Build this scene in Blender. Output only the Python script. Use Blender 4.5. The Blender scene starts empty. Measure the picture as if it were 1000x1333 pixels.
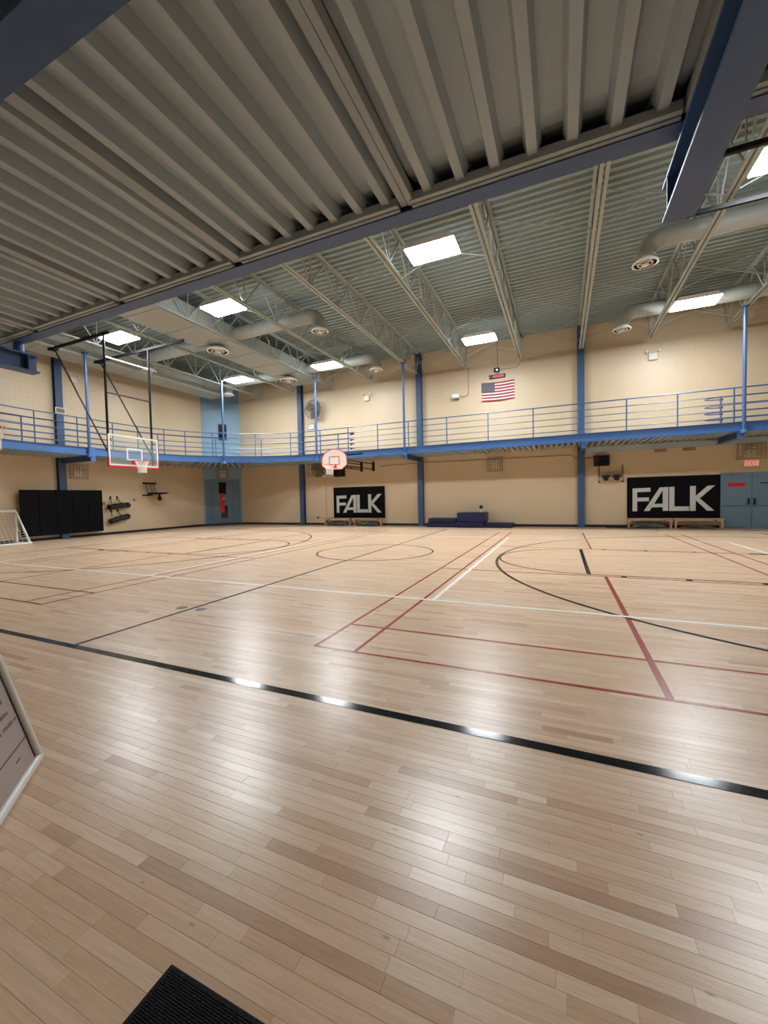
import bpy, math, random
import numpy as np
from mathutils import Vector, Matrix
random.seed(7)
rng = np.random.default_rng(7)
scene = bpy.context.scene
COL = scene.collection
PI = math.pi

# ------------------------------------------------------------------ camera
YAW, PITCH, ROLL, FPX, CAMH = -0.416154917, -0.036064757, -0.0218424889, 524.806589, 1.503
fw = Vector((math.sin(YAW)*math.cos(PITCH), math.cos(YAW)*math.cos(PITCH), math.sin(PITCH)))
rt = Vector((math.cos(YAW), -math.sin(YAW), 0)); up = rt.cross(fw)
r2 = math.cos(ROLL)*rt + math.sin(ROLL)*up; u2 = -math.sin(ROLL)*rt + math.cos(ROLL)*up
cam = bpy.data.objects.new('camera', bpy.data.cameras.new('camera'))
cam.matrix_world = Matrix(((r2.x, u2.x, -fw.x, 0), (r2.y, u2.y, -fw.y, 0), (r2.z, u2.z, -fw.z, CAMH), (0, 0, 0, 1)))
cam.data.sensor_fit = 'HORIZONTAL'; cam.data.sensor_width = 36.0; cam.data.lens = FPX/1000*36.0
cam.data.clip_start = 0.02
COL.objects.link(cam); scene.camera = cam

# ------------------------------------------------------------------ world, exposure
w = bpy.data.worlds.new('world'); scene.world = w; w.use_nodes = True
w.node_tree.nodes['Background'].inputs[0].default_value = (0.8, 0.85, 0.9, 1)
w.node_tree.nodes['Background'].inputs[1].default_value = 0.02
vs = scene.view_settings
vs.view_transform = 'Standard'; vs.look = 'None'; vs.gamma = 1.0; vs.use_curve_mapping = False
vs.exposure = 0.80
LAMP = 74.0            # emission of the ceiling lamp diffusers

# ------------------------------------------------------------------ materials
def lin(c):
    return tuple(((v/255)/12.92 if v/255 <= 0.04045 else ((v/255+0.055)/1.055)**2.4) for v in c)
MATS = {}
def mat(name, rgb, rough=0.6, metal=0.0, var=0.06, scale=3.0, bump=0.0, bscale=40.0, emit=None, es=0.0, alpha=1.0, spec=0.5):
    m = bpy.data.materials.new(name); m.use_nodes = True
    nt = m.node_tree; N = nt.nodes; L = nt.links; b = N['Principled BSDF']
    c = lin(rgb)
    b.inputs['Roughness'].default_value = rough; b.inputs['Metallic'].default_value = metal
    b.inputs['Specular IOR Level'].default_value = spec
    tc = N.new('ShaderNodeTexCoord')
    nz = N.new('ShaderNodeTexNoise'); nz.inputs['Scale'].default_value = scale; nz.inputs['Detail'].default_value = 4
    L.new(tc.outputs['Object'], nz.inputs['Vector'])
    rp = N.new('ShaderNodeValToRGB')
    rp.color_ramp.elements[0].position = 0.3; rp.color_ramp.elements[1].position = 0.7
    rp.color_ramp.elements[0].color = (*[v*(1-var) for v in c], 1)
    rp.color_ramp.elements[1].color = (*[min(1, v*(1+var)) for v in c], 1)
    L.new(nz.outputs['Fac'], rp.inputs['Fac']); L.new(rp.outputs['Color'], b.inputs['Base Color'])
    if bump:
        n2 = N.new('ShaderNodeTexNoise'); n2.inputs['Scale'].default_value = bscale; n2.inputs['Detail'].default_value = 3
        L.new(tc.outputs['Object'], n2.inputs['Vector'])
        bp = N.new('ShaderNodeBump'); bp.inputs['Strength'].default_value = bump; bp.inputs['Distance'].default_value = 0.01
        L.new(n2.outputs['Fac'], bp.inputs['Height']); L.new(bp.outputs['Normal'], b.inputs['Normal'])
    if emit:
        b.inputs['Emission Color'].default_value = (*lin(emit), 1); b.inputs['Emission Strength'].default_value = es
    if alpha < 1: b.inputs['Alpha'].default_value = alpha
    MATS[name] = m
    return m
def glass(name, tint, rough=0.05, alpha=0.25):
    m = mat(name, tint, rough, alpha=alpha, var=0.0); return m

mat('wall_paint', (208, 187, 155), 0.42, bump=0.12, bscale=25, var=0.03, scale=0.6)
mat('wall_smooth', (208, 187, 155), 0.5, bump=0.05, bscale=12, var=0.03, scale=0.5)
mat('corner_blue', (127, 160, 182), 0.45, bump=0.05, var=0.03, scale=0.8)
mat('door_blue', (96, 124, 142), 0.45, var=0.04)
mat('steel_blue', (54, 86, 132), 0.42, var=0.05, scale=2)
mat('column_blue', (60, 85, 118), 0.45, var=0.05, scale=2)
mat('fascia_blue', (58, 99, 154), 0.4, var=0.05, scale=1.5)
mat('rail_blue', (60, 88, 130), 0.4, var=0.04)
mat('deck_grey', (170, 183, 190), 0.5, var=0.05, scale=1.2)
mat('roof_deck', (143, 156, 153), 0.55, var=0.05, scale=0.5)
mat('joist_grey', (164, 171, 164), 0.5, var=0.05)
mat('trim_beige', (160, 170, 174), 0.5, var=0.05)
mat('duct_grey', (166, 171, 164), 0.45, var=0.05, scale=1)
mat('concrete', (120, 118, 112), 0.8, var=0.1)
mat('black_steel', (16, 16, 18), 0.6, spec=0.25, var=0.05)
mat('black_plastic', (14, 14, 16), 0.45, var=0.05)
mat('dark_bar', (62, 48, 42), 0.4)
mat('baseboard_black', (16, 16, 20), 0.5)
mat('navy_vinyl', (6, 7, 14), 0.6, spec=0.12, var=0.08, scale=4)
mat('letter_grey', (196, 198, 196), 0.5, var=0.03)
mat('mat_blue', (20, 24, 68), 0.45, var=0.08)
mat('white_paint', (232, 230, 224), 0.4, var=0.02)
mat('white_plastic', (222, 216, 200), 0.45, var=0.02)
mat('red_paint', (196, 34, 44), 0.4, var=0.03)
mat('board_cream', (244, 236, 224), 0.4, var=0.02)
mat('orange_rim', (200, 60, 50), 0.4)
mat('net_white', (236, 232, 224), 0.8)
mat('wood_bench', (188, 150, 122), 0.5, var=0.1, scale=6)
mat('bag_grey', (84, 86, 88), 0.7, var=0.2, scale=5)
mat('grille_grey', (120, 112, 98), 0.5)
mat('wire_grey', (150, 134, 110), 0.5)
mat('conduit_tan', (150, 126, 98), 0.5)
mat('flag_red', (150, 30, 44), 0.7)
mat('flag_white', (232, 214, 210), 0.7)
mat('flag_blue', (28, 34, 62), 0.7)
mat('sign_paper', (158, 143, 137), 0.6, var=0.03)  # toned darker: shade on the sheet turned from the lamps is in this colour
mat('sign_frame', (206, 204, 198), 0.3, var=0.03)
mat('ink', (84, 70, 70), 0.7)
mat('mat_carpet', (14, 14, 22), 0.95, bump=0.6, bscale=180, var=0.25, scale=120)
mat('line_navy', (12, 15, 26), 0.12, var=0.05, spec=0.3)
mat('line_red', (150, 34, 36), 0.25, var=0.08)
mat('line_white', (246, 243, 236), 0.28, var=0.03)
mat('plate_grey', (90, 88, 86), 0.35, metal=0.5)
mat('floor_gap', (140, 110, 84), 0.6)
mat('exit_face', (240, 214, 200), 0.4, emit=(255, 190, 170), es=0.15)
mat('exit_red', (210, 40, 40), 0.4, emit=(255, 40, 40), es=0.25)
mat('led_red', (120, 20, 24), 0.4, emit=(255, 40, 50), es=0.5)
mat('lamp_glow', (255, 255, 250), 0.5, emit=(244, 250, 255), es=LAMP)
mat('lamp_small', (255, 250, 240), 0.4, emit=(255, 245, 230), es=2.0)
mat('vent_tan', (150, 122, 92), 0.6)
mat('dark_glass', (20, 16, 18), 0.1)
glass('clear_glass', (200, 215, 215), 0.03, 0.13)

def wood_material(name, per_object):
    m = bpy.data.materials.new(name); m.use_nodes = True
    nt = m.node_tree; N = nt.nodes; L = nt.links; b = N['Principled BSDF']
    if per_object:
        oi = N.new('ShaderNodeObjectInfo'); tone = oi.outputs['Random']
    else:
        at = N.new('ShaderNodeAttribute'); at.attribute_name = 'tone'; tone = at.outputs['Fac']
    geo = N.new('ShaderNodeNewGeometry')
    rp = N.new('ShaderNodeValToRGB'); cr = rp.color_ramp
    stops = [(0.0, (184, 144, 110)), (0.05, (203, 166, 132)), (0.22, (213, 180, 147)), (0.65, (219, 188, 156)), (0.93, (225, 197, 167)), (1.0, (230, 206, 180))]
    cr.elements[0].position = 0; cr.elements[0].color = (*lin(stops[0][1]), 1)
    cr.elements[1].position = 1; cr.elements[1].color = (*lin(stops[-1][1]), 1)
    for p, c in stops[1:-1]:
        e = cr.elements.new(p); e.color = (*lin(c), 1)
    L.new(tone, rp.inputs['Fac'])
    # grain stretched along the boards (world X), shifted per board
    mp = N.new('ShaderNodeVectorMath'); mp.operation = 'MULTIPLY'; mp.inputs[1].default_value = (5.0, 90.0, 1.0)
    L.new(geo.outputs['Position'], mp.inputs[0])
    ad = N.new('ShaderNodeVectorMath'); ad.operation = 'ADD'
    sc = N.new('ShaderNodeMath'); sc.operation = 'MULTIPLY'; sc.inputs[1].default_value = 57.0
    L.new(tone, sc.inputs[0]); L.new(mp.outputs[0], ad.inputs[0]); L.new(sc.outputs[0], ad.inputs[1])
    nz = N.new('ShaderNodeTexNoise'); nz.inputs['Scale'].default_value = 1.0; nz.inputs['Detail'].default_value = 5; nz.inputs['Distortion'].default_value = 0.8
    L.new(ad.outputs[0], nz.inputs['Vector'])
    gr = N.new('ShaderNodeValToRGB'); gr.color_ramp.elements[0].position = 0.3; gr.color_ramp.elements[1].position = 0.62
    gr.color_ramp.elements[0].color = (0.80, 0.76, 0.72, 1); gr.color_ramp.elements[1].color = (1, 1, 1, 1)
    L.new(nz.outputs['Fac'], gr.inputs['Fac'])
    mx = N.new('ShaderNodeMix'); mx.data_type = 'RGBA'; mx.blend_type = 'MULTIPLY'; mx.inputs['Factor'].default_value = 0.75
    L.new(rp.outputs['Color'], mx.inputs[6]); L.new(gr.outputs['Color'], mx.inputs[7])
    # small dark knots
    mk = N.new('ShaderNodeVectorMath'); mk.operation = 'MULTIPLY'; mk.inputs[1].default_value = (4.0, 11.0, 1.0)
    L.new(geo.outputs['Position'], mk.inputs[0])
    vo = N.new('ShaderNodeTexVoronoi'); vo.inputs['Scale'].default_value = 0.7
    L.new(mk.outputs[0], vo.inputs['Vector'])
    kr = N.new('ShaderNodeValToRGB'); kr.color_ramp.elements[0].position = 0.02; kr.color_ramp.elements[1].position = 0.06
    kr.color_ramp.elements[0].color = (0.5, 0.4, 0.33, 1); kr.color_ramp.elements[1].color = (1, 1, 1, 1)
    L.new(vo.outputs['Distance'], kr.inputs['Fac'])
    m2 = N.new('ShaderNodeMix'); m2.data_type = 'RGBA'; m2.blend_type = 'MULTIPLY'; m2.inputs['Factor'].default_value = 0.7
    L.new(mx.outputs[2], m2.inputs[6]); L.new(kr.outputs['Color'], m2.inputs[7])
    col = m2.outputs[2]
    if not per_object:
        st = N.new('ShaderNodeAttribute'); st.attribute_name = 'stain'
        m3 = N.new('ShaderNodeMix'); m3.data_type = 'RGBA'; m3.blend_type = 'MULTIPLY'
        m3.inputs[7].default_value = (0.90, 0.70, 0.40, 1)
        L.new(st.outputs['Fac'], m3.inputs['Factor']); L.new(col, m3.inputs[6]); col = m3.outputs[2]
    L.new(col, b.inputs['Base Color'])
    # worn varnish
    n2 = N.new('ShaderNodeTexNoise'); n2.inputs['Scale'].default_value = 2.5; n2.inputs['Detail'].default_value = 5
    L.new(geo.outputs['Position'], n2.inputs['Vector'])
    rr = N.new('ShaderNodeMapRange'); rr.inputs['To Min'].default_value = 0.276; rr.inputs['To Max'].default_value = 0.325
    L.new(n2.outputs['Fac'], rr.inputs['Value']); L.new(rr.outputs[0], b.inputs['Roughness'])
    b.inputs['Specular IOR Level'].default_value = 0.62
    MATS[name] = m
wood_material('maple', False); wood_material('maple_board', True)

# ------------------------------------------------------------------ mesh helpers
class MB:
    def __init__(s): s.v = []; s.f = []
    def add(s, vs, fs):
        o = len(s.v); s.v += [tuple(map(float, p)) for p in vs]; s.f += [tuple(i+o for i in f) for f in fs]; return s
    def box(s, x0, x1, y0, y1, z0, z1):
        return s.add([(x0,y0,z0),(x1,y0,z0),(x1,y1,z0),(x0,y1,z0),(x0,y0,z1),(x1,y0,z1),(x1,y1,z1),(x0,y1,z1)],
                     [(0,3,2,1),(4,5,6,7),(0,1,5,4),(1,2,6,5),(2,3,7,6),(3,0,4,7)])
    def rbox(s, x0, x1, y0, y1, z0, z1, b=0.02):
        # box with chamfered edges (24 vertices)
        X=(x0,x1);Y=(y0,y1);Z=(z0,z1); vs=[]; idx={}
        for i in (0,1):
            for j in (0,1):
                for k in (0,1):
                    dx=b*(1-2*i);dy=b*(1-2*j);dz=b*(1-2*k)
                    for a,(p,q,r) in enumerate(((0,dy,dz),(dx,0,dz),(dx,dy,0))):
                        idx[i,j,k,a]=len(vs); vs.append((X[i]+p,Y[j]+q,Z[k]+r))
        fs=[]
        g=lambda *t: idx[t]
        for i in (0,1): fs.append([g(i,0,0,0),g(i,1,0,0),g(i,1,1,0),g(i,0,1,0)])
        for j in (0,1): fs.append([g(0,j,0,1),g(1,j,0,1),g(1,j,1,1),g(0,j,1,1)])
        for k in (0,1): fs.append([g(0,0,k,2),g(1,0,k,2),g(1,1,k,2),g(0,1,k,2)])
        for j in (0,1):
            for k in (0,1): fs.append([g(0,j,k,1),g(1,j,k,1),g(1,j,k,2),g(0,j,k,2)])
        for i in (0,1):
            for k in (0,1): fs.append([g(i,0,k,0),g(i,1,k,0),g(i,1,k,2),g(i,0,k,2)])
        for i in (0,1):
            for j in (0,1): fs.append([g(i,j,0,0),g(i,j,1,0),g(i,j,1,1),g(i,j,0,1)])
        for i in (0,1):
            for j in (0,1):
                for k in (0,1): fs.append([g(i,j,k,0),g(i,j,k,1),g(i,j,k,2)])
        c=Vector(((x0+x1)/2,(y0+y1)/2,(z0+z1)/2)); out=[]
        for f in fs:
            P=[Vector(vs[i]) for i in f]; n=(P[1]-P[0]).cross(P[2]-P[0])
            out.append(f if n.dot(sum(P,Vector())/len(P)-c)>0 else f[::-1])
        return s.add(vs,out)
    def bar(s, p, q, wd, ht, upv=(0,0,1)):
        p=Vector(p);q=Vector(q);d=(q-p).normalized();u=Vector(upv)
        if abs(d.dot(u))>0.99: u=Vector((0,1,0))
        sd=d.cross(u).normalized(); u=sd.cross(d)
        a=sd*wd/2;b=u*ht/2
        vs=[p-a-b,p+a-b,p+a+b,p-a+b,q-a-b,q+a-b,q+a+b,q-a+b]
        return s.add(vs,[(3,2,1,0),(4,5,6,7),(0,1,5,4),(1,2,6,5),(2,3,7,6),(3,0,4,7)])
    def tube(s, pts, r, n=8, closed=False):
        pts=[Vector(p) for p in pts]; m=len(pts); vs=[]; prev=None
        for i,p in enumerate(pts):
            if closed: t=(pts[(i+1)%m]-pts[i-1]).normalized()
            else: t=(pts[min(i+1,m-1)]-pts[max(i-1,0)]).normalized()
            if prev is None:
                u=Vector((0,0,1)) if abs(t.z)<0.9 else Vector((1,0,0))
                a=t.cross(u).normalized()
            else:
                a=(prev-t*prev.dot(t)).normalized()
            prev=a; b=t.cross(a)
            rr=r[i] if isinstance(r,(list,tuple)) else r
            vs+=[p+(a*math.cos(2*PI*k/n)+b*math.sin(2*PI*k/n))*rr for k in range(n)]
        fs=[]
        for i in range(m if closed else m-1):
            j=(i+1)%m
            for k in range(n):
                k2=(k+1)%n; fs.append((i*n+k,i*n+k2,j*n+k2,j*n+k))
        if not closed:
            fs.append(tuple(range(n-1,-1,-1))); fs.append(tuple((m-1)*n+k for k in range(n)))
        return s.add(vs,fs)
    def lathe(s, prof, c=(0,0,0), n=24, axis='z'):
        vs=[];c=Vector(c)
        for r,z in prof:
            for k in range(n):
                a=2*PI*k/n; x,y=r*math.cos(a),r*math.sin(a)
                v={'z':(x,y,z),'y':(x,z,y),'x':(z,x,y)}[axis]
                vs.append(c+Vector(v))
        fs=[]
        for i in range(len(prof)-1):
            for k in range(n):
                k2=(k+1)%n; fs.append((i*n+k,i*n+k2,(i+1)*n+k2,(i+1)*n+k))
        return s.add(vs,fs)
    def prism(s, poly, o, ux, uy, dep):
        o=Vector(o);ux=Vector(ux);uy=Vector(uy);n=ux.cross(uy).normalized()*dep; m=len(poly)
        # first the back ring, then the front ring (front = along ux x uy)
        vs=[o+ux*a+uy*b for a,b in poly]+[o+ux*a+uy*b+n for a,b in poly]
        fs=[tuple(range(m-1,-1,-1)),tuple(range(m,2*m))]+[(i,(i+1)%m,m+(i+1)%m,m+i) for i in range(m)]
        return s.add(vs,fs)
    def sweep(s, pts, sect, closed=False):
        # sect: list of (offset to the left of travel, z) ; horizontal path
        pts=[Vector(p) for p in pts]; m=len(pts); k=len(sect); vs=[]
        for i,p in enumerate(pts):
            t=(pts[min(i+1,m-1)]-pts[max(i-1,0)]); t.z=0; t.normalize(); l=Vector((-t.y,t.x,0))
            vs+=[p+l*a+Vector((0,0,b)) for a,b in sect]
        fs=[]
        for i in range(m-1):
            for j in range(k): fs.append((i*k+j,i*k+(j+1)%k,(i+1)*k+(j+1)%k,(i+1)*k+j))
        fs+= [tuple(range(k-1,-1,-1)),tuple((m-1)*k+j for j in range(k))]
        return s.add(vs,fs)
    def build(s, name, m, parent=None, smooth=False, local=False):
        off=Vector((0,0,0))
        if parent is not None and not local:
            p=parent
            while p is not None: off+=p.location; p=p.parent
        me=bpy.data.meshes.new(name)
        me.from_pydata([(x-off.x,y-off.y,z-off.z) for x,y,z in s.v],[],s.f); me.update()
        if smooth:
            me.shade_smooth()
            try: me.set_sharp_from_angle(angle=math.radians(40))
            except Exception: pass
        me.materials.append(MATS[m])
        return link(name, me, parent)
def link(name, me, parent=None):
    o=bpy.data.objects.new(name,me); COL.objects.link(o)
    if parent is not None: o.parent=parent
    return o
def tag(o,label,cat,group=None):
    o['label']=label; o['category']=cat
    if group: o['group']=group
    return o
def thing(name,label,cat,loc=(0,0,0),group=None,rz=0):
    o=link(name,None); o.location=loc; o.rotation_euler=(0,0,rz); o.empty_display_size=0.2
    return tag(o,label,cat,group)
def structure(o): o['kind']='structure'; return o
def stuff(o): o['kind']='stuff'; return o
def dup(root, loc=None, rz=None, label=None):
    def cp(o,par):
        c=o.copy(); COL.objects.link(c)
        c.parent=par
        for ch in list(KIDS.get(o.name,[])) : cp(ch,c)
        return c
    def collect(o):
        KIDS[o.name]=[x for x in bpy.data.objects if x.parent==o]
        for x in KIDS[o.name]: collect(x)
    KIDS={}; collect(root)
    c=cp(root,None)
    if loc is not None: c.location=loc
    if rz is not None: c.rotation_euler=(0,0,rz)
    if label: c['label']=label
    return c
def text_part(body,size,m,parent,loc,rot,ext=0.004,width=1.0,name='lettering'):
    cu=bpy.data.curves.new(name,'FONT'); cu.body=body; cu.size=size; cu.extrude=ext; cu.align_x='CENTER'; cu.align_y='CENTER'
    t=bpy.data.objects.new('tmp',cu); COL.objects.link(t)
    dg=bpy.context.evaluated_depsgraph_get(); me=bpy.data.meshes.new_from_object(t.evaluated_get(dg))
    bpy.data.objects.remove(t); bpy.data.curves.remove(cu)
    for v in me.vertices: v.co.x*=width
    me.materials.clear(); me.materials.append(MATS[m]); me.name=name
    o=link(name,me,parent); o.location=loc; o.rotation_euler=rot
    return o

# ------------------------------------------------------------------ dimensions (metres)
XL, XR, YB, YF = -20.1, 10.6, 19.9, -1.7      # left / right / back / front walls
ZR = 8.85                                      # roof deck
CX, CY = -4.77, 10.12                          # court centre
CA, CB = Vector((-20.1,18.18,0)), Vector((-18.69,19.9,0))   # corner wall across the back-left corner
ZB = 7.65                                      # bottom chord of roof joists
JX = [0.78+2.475*k for k in range(-8,4)]       # joists

# ------------------------------------------------------------------ floor
fl = structure(MB().box(XL,XR,YF,YB,-0.12,-0.004).build('floor','floor_gap'))
PW=0.055; LENS=[0.22,0.30,0.40,0.5,0.62,0.76,0.92,1.1]
rows=int((YB-YF)/PW)
PL=[]   # x0, length index, y0
for r in range(rows):
    x=XL-random.random()*0.8; y=YF+r*PW
    while x<XR:
        k=random.randrange(len(LENS)); 
        if x+LENS[k]>XL and x+LENS[k] <= XR+0.001 or x<XR: PL.append((x,k,y))
        x+=LENS[k]
PLa=np.array(PL)
x0=PLa[:,0]; Ln=np.array(LENS)[PLa[:,1].astype(int)]; y0=PLa[:,2]
x1=np.minimum(x0+Ln,XR); x0=np.maximum(x0,XL)
xc=(x0+x1)/2; yc=y0+PW/2
# in view of the camera?
Rm=np.array([[*r2],[*u2],[*fw]])
d=np.stack([xc,yc,np.full_like(xc,-CAMH)],1)@Rm.T
px=500+FPX*d[:,0]/d[:,2]; py=666.5-FPX*d[:,1]/d[:,2]
vis=(d[:,2]>0)&(px>-30)&(px<1030)&(py<1350)
area=np.where(vis,Ln*PW/np.maximum(d[:,2],0.05)**3,-1)
whole=(np.abs((x1-x0)-Ln)<1e-6)
area=np.where(whole,area,-1)
big=np.argsort(-area)[:300]; isbig=np.zeros(len(xc),bool); isbig[big]=True
G=0.0003; Z0=-0.004
unit=[]
for Lk in LENS:
    m=MB(); a=Lk/2-G; b=PW/2-G; c=0.0004
    m.add([(-a,-b,Z0),(a,-b,Z0),(a,b,Z0),(-a,b,Z0),(-a,-b,-c),(a,-b,-c),(a,b,-c),(-a,b,-c),(-a+c,-b+c,0),(a-c,-b+c,0),(a-c,b-c,0),(-a+c,b-c,0)],
      [(0,1,5,4),(1,2,6,5),(2,3,7,6),(3,0,4,7),(4,5,9,8),(5,6,10,9),(6,7,11,10),(7,4,8,11),(8,9,10,11)])
    me=bpy.data.meshes.new('plank'); me.from_pydata(m.v,[],m.f); me.materials.append(MATS['maple_board']); unit.append(me)
for i in big:
    o=link('plank',unit[int(PLa[i,1])],fl); o.location=(xc[i],yc[i],0)
    o.rotation_euler=(rng.normal(0,0.0025),rng.normal(0,0.0004),0)
rest=~isbig; n=rest.sum()
a0=x0[rest]+G;a1=x1[rest]-G;b0=y0[rest]+G;b1=y0[rest]+PW-G
tl=rng.normal(0,0.0025,n)*PW/2
V=np.zeros((n,8,3)); 
for k,(xx,yy,zz) in enumerate(((a0,b0,Z0),(a1,b0,Z0),(a1,b1,Z0),(a0,b1,Z0),(a0,b0,-tl),(a1,b0,-tl),(a1,b1,tl),(a0,b1,tl))):
    V[:,k,0]=xx;V[:,k,1]=yy;V[:,k,2]=zz
FQ=np.array([(0,1,5,4),(1,2,6,5),(2,3,7,6),(3,0,4,7),(4,5,6,7)])
F=(np.arange(n)[:,None,None]*8+FQ[None]).reshape(-1)
me=bpy.data.meshes.new('plank_field'); me.vertices.add(n*8); me.vertices.foreach_set('co',V.reshape(-1))
me.loops.add(len(F)); me.loops.foreach_set('vertex_index',F.astype(np.int32))
me.polygons.add(n*5); me.polygons.foreach_set('loop_start',np.arange(0,n*20,4,dtype=np.int32))
me.update(calc_edges=True); me.shade_flat()
at=me.attributes.new('tone','FLOAT','FACE'); at.data.foreach_set('value',np.repeat(rng.random(n),5).astype(np.float32))
sx=(xc[rest]+3.0)/0.42; sy=(yc[rest]-4.0)/0.13
st=np.clip(1.25-np.maximum(np.abs(sx),np.abs(sy))+rng.normal(0,0.12,n),0,1)*0.8
at=me.attributes.new('stain','FLOAT','FACE'); at.data.foreach_set('value',np.repeat(st,5).astype(np.float32))
me.materials.append(MATS['maple'])
stuff(link('plank_field',me,fl))

# painted court lines (thin paint films, parts of the floor)
ZT=[0.0012]
def line(p,q,wd,m,name='court_line'):
    ZT[0]+=0.00002; z=ZT[0]
    p=Vector((p[0],p[1],0));q=Vector((q[0],q[1],0)); d=(q-p).normalized(); s=Vector((-d.y,d.x,0))*wd/2
    b=MB(); lo=Vector((0,0,0.0004)); hi=Vector((0,0,z))
    b.add([p-s+lo,q-s+lo,q+s+lo,p+s+lo,p-s+hi,q-s+hi,q+s+hi,p+s+hi],[(3,2,1,0),(4,5,6,7),(0,1,5,4),(1,2,6,5),(2,3,7,6),(3,0,4,7)])
    return b.build(name,m,fl)
def arc(c,r,a0,a1,wd,m,n=48,name='court_arc'):
    ZT[0]+=0.00002; z=ZT[0]; b=MB()
    pts=[(c[0]+r*math.cos(a0+(a1-a0)*i/n),c[1]+r*math.sin(a0+(a1-a0)*i/n),0) for i in range(n+1)]
    b.sweep(pts,[(-wd/2,0.0004),(wd/2,0.0004),(wd/2,z),(-wd/2,z)])
    return b.build(name,m,fl)
SY0,SY1=2.515,17.75
for mx in (1,-1):
    fx=lambda x: CX+mx*(x-CX)
    # badminton court
    bx0,bx1,by0,by1=-2.32,3.74,3.43,16.83
    W=0.038
    for x in (bx0,bx1,bx0+0.455,bx1-0.455): line((fx(x),by0),(fx(x),by1),W,'line_red')
    for y in (by0,by1,by0+0.755,by1-0.755,CY-1.98,CY+1.98): line((fx(bx0),y),(fx(bx1),y),W,'line_red')
    line((fx(0.71),by0),(fx(0.71),CY-1.98),0.055 if mx==1 else W,'line_red'); line((fx(0.71),CY+1.98),(fx(0.71),by1),W,'line_red')
    # basketball
    ft=0.45; hx=4.63; base=6.2
    line((fx(ft),CY-1.83),(fx(ft),CY+1.83),0.075,'line_navy')
    for y in (CY-1.83,CY+1.83): line((fx(ft),y),(fx(base),y),0.045,'line_navy')
    for s in (-1,1):
        for k,x in enumerate((1.0,1.95,2.95)): line((fx(x)-0.0,CY+s*(1.86)),(fx(x)-0.0,CY+s*(1.98)),0.09,'line_navy','lane_mark')
        line((fx(4.0),CY+s*1.92),(fx(4.35),CY+s*1.92),0.12,'line_navy','lane_mark')
    if mx==1:
        arc((ft,CY),1.83,PI/2,3*PI/2,0.05,'line_navy'); arc((hx,CY),6.04,PI/2,3*PI/2,0.06,'line_navy',72)
    else:
        arc((fx(ft),CY),1.83,-PI/2,PI/2,0.05,'line_navy'); arc((fx(hx),CY),6.04,-PI/2,PI/2,0.06,'line_navy',72)
    for s in (-1,1): line((fx(hx),CY+s*6.04),(fx(base),CY+s*6.04),0.06,'line_navy')
    line((fx(base),SY0),(fx(base),SY1),0.06,'line_navy')
    # volleyball
    line((fx(4.38),5.62),(fx(4.38),14.62),0.065,'line_white')
    line((fx(-1.72),5.62),(fx(-1.72),14.62),0.065,'line_white')
for y in (5.58,14.62): line((-13.92,y) if y>6 else (-18.5,y),(4.38,y) if y>6 else (8.6,y),0.065,'line_white')
line((CX-10.97,SY0),(9.0,SY0),0.075,'line_navy'); line((CX-10.97,SY1),(9.0,SY1),0.06,'line_navy')
line((CX,SY0),(CX,SY1),0.045,'line_navy')
arc((CX,CY),1.6,0,2*PI,0.045,'line_navy',64,'centre_circle')
for x,y in ((-4.95,4.02),(-4.61,4.05)):
    b=MB(); b.lathe([(0.0,0.0022),(0.062,0.0022),(0.075,0.0018),(0.078,0.0004)],(x,y,0),24); b.build('floor_socket','plate_grey',fl)

# ------------------------------------------------------------------ walls
def blocks(x_from,x_to,z0,z1,place):
    """concrete blocks, running bond; place(u,v,depth) -> world"""
    bw,bh,j,dp=0.406,0.203,0.007,0.003
    vs=[];fs=[]
    r=0; z=z0
    while z+bh<=z1+0.01:
        u=x_from-(bw/2 if r%2 else 0)
        while u<x_to:
            a,b=max(u,x_from)+j/2,min(u+bw,x_to)-j/2
            if b-a>0.03:
                c,d=z+j/2,z+bh-j/2; o=len(vs); e=0.003; dd=dp+random.uniform(-0.0006,0.0006)
                vs+=[place(*t) for t in ((a,c,0),(b,c,0),(b,d,0),(a,d,0),(a+e,c+e,dd),(b-e,c+e,dd),(b-e,d-e,dd),(a+e,d-e,dd))]
                fs+=[tuple(i+o for i in f) for f in ((0,1,5,4),(1,2,6,5),(2,3,7,6),(3,0,4,7),(4,5,6,7))]
            u+=bw
        z+=bh; r+=1
    m=MB(); m.add(vs,fs); return m
wb=structure(MB().box(-18.75,XR+0.2,YB,YB+0.3,-0.1,ZR+0.1).build('wall_back','wall_smooth'))
wl=structure(MB().box(XL-0.3,XL,YF-0.2,18.2,-0.1,ZR+0.1).build('wall_left','wall_smooth'))
stuff(blocks(-18.69,XR,3.9,ZR,lambda u,v,d:(u,YB-d,v)).build('block_courses','wall_paint',wb))
stuff(blocks(-18.15,-YF,3.9,ZR,lambda u,v,d:(XL+d,-u,v)).build('block_courses','wall_paint',wl))
structure(MB().box(XR,XR+0.3,YF-0.2,YB+0.2,-0.1,ZR+0.1).build('wall_right','wall_smooth'))
structure(MB().box(XL-0.2,XR+0.2,YF-0.3,YF,-0.1,ZR+0.1).build('wall_front','wall_smooth'))
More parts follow.
